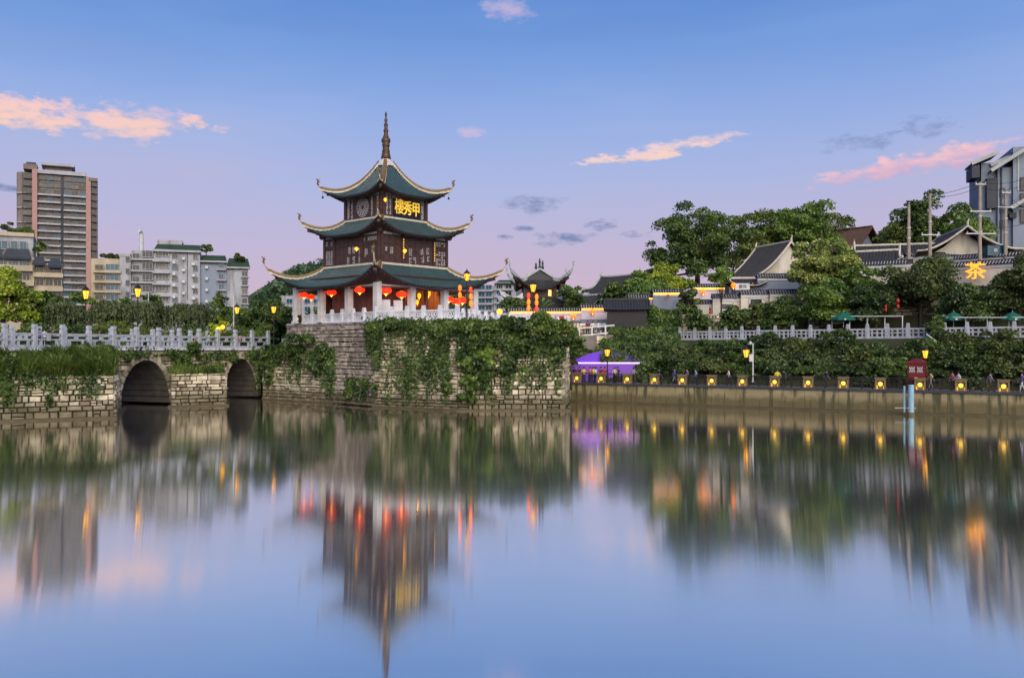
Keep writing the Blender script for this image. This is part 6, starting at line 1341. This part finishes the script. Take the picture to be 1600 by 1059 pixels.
# ---------------------------------------------------------------- people
def person_mesh(pose):
    J = {'hip': (0, 0, .93), 'waist': (0, 0, 1.08), 'chest': (0, .0, 1.30), 'neck': (0, -.01, 1.46), 'head': (0, -.02, 1.56), 'crown': (0, -.01, 1.68)}
    rd_ = {'hip': (.15, .11), 'waist': (.135, .10), 'chest': (.17, .115), 'neck': (.055, .055), 'head': (.085, .10), 'crown': (.07, .08)}
    E = [('hip', 'waist'), ('waist', 'chest'), ('chest', 'neck'), ('neck', 'head'), ('head', 'crown')]
    for s_, nm in ((-1, 'l'), (1, 'r')):
        st_ = {'stand': .02, 'walk': .22 * s_, 'lean': .05 * s_}[pose]
        J['th' + nm] = (.09 * s_, 0, .86); J['kn' + nm] = (.1 * s_, -st_ * .7 - .03, .48); J['an' + nm] = (.1 * s_, -st_ + (.05 if pose == 'walk' and s_ < 0 else 0), .08); J['to' + nm] = (.11 * s_, -st_ - .15, .035)
        rd_['th' + nm] = (.085, .09); rd_['kn' + nm] = (.062, .065); rd_['an' + nm] = (.045, .05); rd_['to' + nm] = (.04, .03)
        E += [('hip', 'th' + nm), ('th' + nm, 'kn' + nm), ('kn' + nm, 'an' + nm), ('an' + nm, 'to' + nm)]
        sw = {'stand': 0, 'walk': .2 * s_, 'lean': -.22}[pose]
        J['sh' + nm] = (.2 * s_, 0, 1.37); J['el' + nm] = (.26 * s_, sw * .4 + .03, 1.1); J['wr' + nm] = (.25 * s_, sw - .04 if pose != 'lean' else -.34, .86 if pose != 'lean' else 1.05); J['ha' + nm] = (.24 * s_, sw - .08 if pose != 'lean' else -.43, .77 if pose != 'lean' else 1.03)
        rd_['sh' + nm] = (.065, .065); rd_['el' + nm] = (.045, .045); rd_['wr' + nm] = (.03, .03); rd_['ha' + nm] = (.035, .025)
        E += [('chest', 'sh' + nm), ('sh' + nm, 'el' + nm), ('el' + nm, 'wr' + nm), ('wr' + nm, 'ha' + nm)]
    ks = list(J); me = bpy.data.meshes.new('person'); me.from_pydata([J[k] for k in ks], [(ks.index(a), ks.index(b_)) for a, b_ in E], [])
    o = bpy.data.objects.new('p', me); COL.objects.link(o); o.modifiers.new('s', 'SKIN'); sv = me.skin_vertices[0].data
    for i, k in enumerate(ks): sv[i].radius = rd_[k]; sv[i].use_root = (k == 'hip')
    o.modifiers.new('d', 'SUBSURF').levels = 1; o.modifiers['d'].render_levels = 1
    m = bpy.data.meshes.new_from_object(o.evaluated_get(bpy.context.evaluated_depsgraph_get())); bpy.data.objects.remove(o)
    m.materials.clear()
    for k in ('skin', 'skin', 'skin', 'iron'): m.materials.append(K[k])       # skin, shirt, trousers, shoes
    for p in m.polygons:
        c = p.center; arm = abs(c.x) > .185 and c.z < 1.2
        p.material_index = 3 if c.z < .075 else (0 if (arm and c.z < 1.12 and c.z > .7) else 2 if c.z < .93 else 1 if c.z < 1.43 else 0); p.use_smooth = True
    return m
PM = {k: person_mesh(k) for k in ('stand', 'walk', 'lean')}
hb = MB(); hb.lathe([(.10, -.05), (.108, .02), (.10, .09), (.06, .145), (.01, .16)], 10, (0, .012, 1.6)); HM = hb.mesh('hair', 'hair', True)
CL = {}
def cloth(c):
    if c not in CL: CL[c] = mat('cloth_%02d' % len(CL), c, .8, .15, 6)
    return CL[c]
COLS = {'white': (.72, .72, .74), 'red': (.45, .03, .04), 'yellow': (.75, .68, .06), 'blue': (.06, .14, .40), 'dark blue': (.02, .04, .12), 'black': (.02, .02, .022), 'purple': (.22, .15, .40), 'pink': (.6, .16, .22), 'grey': (.25, .27, .30), 'maroon': (.22, .02, .06), 'cream': (.6, .5, .32), 'light blue': (.28, .42, .62), 'brown': (.14, .08, .05)}
def person(label, px, d, z, shirt, trous, pose='stand', rz=0, g='people by the river'):
    t_ = T('person', label, 'person', (X(px, d), d, z), rz, g); o = mobj('body', PM[pose], t_)
    for i, c in ((1, shirt), (2, trous)): o.material_slots[i].link = 'OBJECT'; o.material_slots[i].material = cloth(COLS[c])
    mobj('hair', HM, t_); s_ = .95 + (abs(hash(label)) % 1) * 0; t_.scale = (s_, s_, s_)
bz = DZ + .0
def bper(label, px, off, *a, **k): 
    q = bp(s_at(px), off); dd = q.y; person(label, 800 + q.x / q.y * F, dd, bz, *a, g='people on the bridge', **k)
bper('person in blue shirt at the bridge rail below the first lamp', 77, -1.2, 'blue', 'black', 'lean', rz=rad(60)); bper('person in white top behind the bridge rail', 90, -1.6, 'white', 'black', 'stand', rz=rad(40)); bper('person in dark clothes beside the white top on the bridge', 96, -1.1, 'black', 'black', 'lean', rz=rad(70)); bper('person in black shirt alone on the bridge', 170, -1.2, 'black', 'dark blue', 'lean', rz=rad(60)); bper('person in brown at the left edge of the bridge', 3, -1.5, 'brown', 'black', 'stand', rz=rad(40))
for i, (px, c, l) in enumerate(((336, 'pink', 'person in pink top left of the lamp cluster on the bridge'), (355, 'white', 'person in white top right of the lamp cluster on the bridge'), (393, 'black', 'person in black near the pavilion end of the bridge'), (403, 'pink', 'person in pink at the pavilion end of the bridge'))): bper(l, px, -2.5, c, 'black', 'walk', rz=rad(30 + 60 * i))
zl = Z(523, 103.4)
for px, c, tr_c, l in ((918, 'maroon', 'black', 'person in dark red shirt, leftmost of four onlookers'), (926.5, 'white', 'black', 'person in white shirt, second of four onlookers'), (935, 'white', 'blue', 'person in white shirt and blue jeans, third of four onlookers'), (944, 'light blue', 'black', 'person in light blue shirt, rightmost of four onlookers')): person(l, px, 104.6, zl, c, tr_c, 'lean', rad(10), 'onlookers on the lookout')
person('person in dark clothes at the right platform corner behind the balustrade', 720, 84, PZ - .05, 'black', 'black', 'lean', rad(20), 'people on the platform')
def pper(label, px, back, shirt, trous, pose='walk', rz=90):
    s_ = es_at(px); q = ep(s_, back); s2_ = s_
    for _ in range(4):
        cur = 800 + q.x / q.y * F; s2_ += (px - cur) * .035; q = ep(s2_, back)
    person(label, 800 + q.x / q.y * F, q.y, 1.97, shirt, trous, pose, rad(rz), 'people on the promenade')
for a in (('person in black left before the violet stage', 896, 1.5, 'black', 'black', 'stand', 0), ('person in maroon before the violet stage left of the yellow vest', 904, 2.2, 'maroon', 'black', 'stand', 20), ('person in yellow vest before the violet stage, leftmost vest', 911.5, 1.2, 'yellow', 'black', 'stand', 10), ('person in red shirt between two yellow vests', 921.5, 1.3, 'pink', 'black', 'stand', -10), ('person in yellow vest beside the white shirt', 926, 2.0, 'yellow', 'black', 'stand', 0), ('person in white shirt before the violet stage', 930.5, 1.0, 'white', 'dark blue', 'walk', 60), ('person in maroon right of the white shirt', 937.5, 2.4, 'maroon', 'black', 'stand', 0), ('person in dark red just left of the stage lamp', 944, 2.0, 'red', 'black', 'stand', 15), ('person in cream shirt right of the stage lamp', 960, 1.0, 'cream', 'black', 'stand', 0), ('person in black behind the cream shirt', 964, 2.4, 'black', 'black', 'stand', 0), ('person in grey sitting low at the stage right end', 990, 1.6, 'grey', 'brown', 'lean', 30),
          ('walker in dark blue shirt right of the stage', 1029.5, 1.2, 'dark blue', 'black', 'walk', 90), ('walker in bright blue shirt', 1053, 1.8, 'blue', 'grey', 'walk', 90), ('walker in purple shirt', 1073, 1.5, 'purple', 'black', 'walk', -90), ('walker in light blue shirt and dark trousers', 1086.5, 1.3, 'light blue', 'dark blue', 'walk', -90), ('walker in white shirt left of the camera mast', 1138, 1.5, 'white', 'black', 'walk', 90), ('person in yellow sitting at the railing', 1214.5, 1.2, 'yellow', 'black', 'lean', 0), ('person in dark blue beside the one in yellow', 1224.5, 1.4, 'dark blue', 'black', 'walk', -90), ('person in dark clothes at the middle of the promenade', 1291, 1.8, 'dark blue', 'brown', 'walk', 90), ('person in black holding a phone by the maroon booth', 1421, 1.0, 'black', 'black', 'lean', -60), ('walker in cream shirt right of the booth', 1454, 1.2, 'cream', 'grey', 'walk', 90), ('walker in pink, left of a pair at right', 1488, 1.6, 'pink', 'black', 'walk', 90), ('walker in white, right of a pair at right', 1497.5, 1.3, 'white', 'brown', 'walk', 90), ('walker in grey near the right edge', 1547, 1.2, 'grey', 'brown', 'walk', 90), ('walker in purple cut by the right edge', 1597, 1.4, 'purple', 'white', 'walk', -90)): pper(*a)
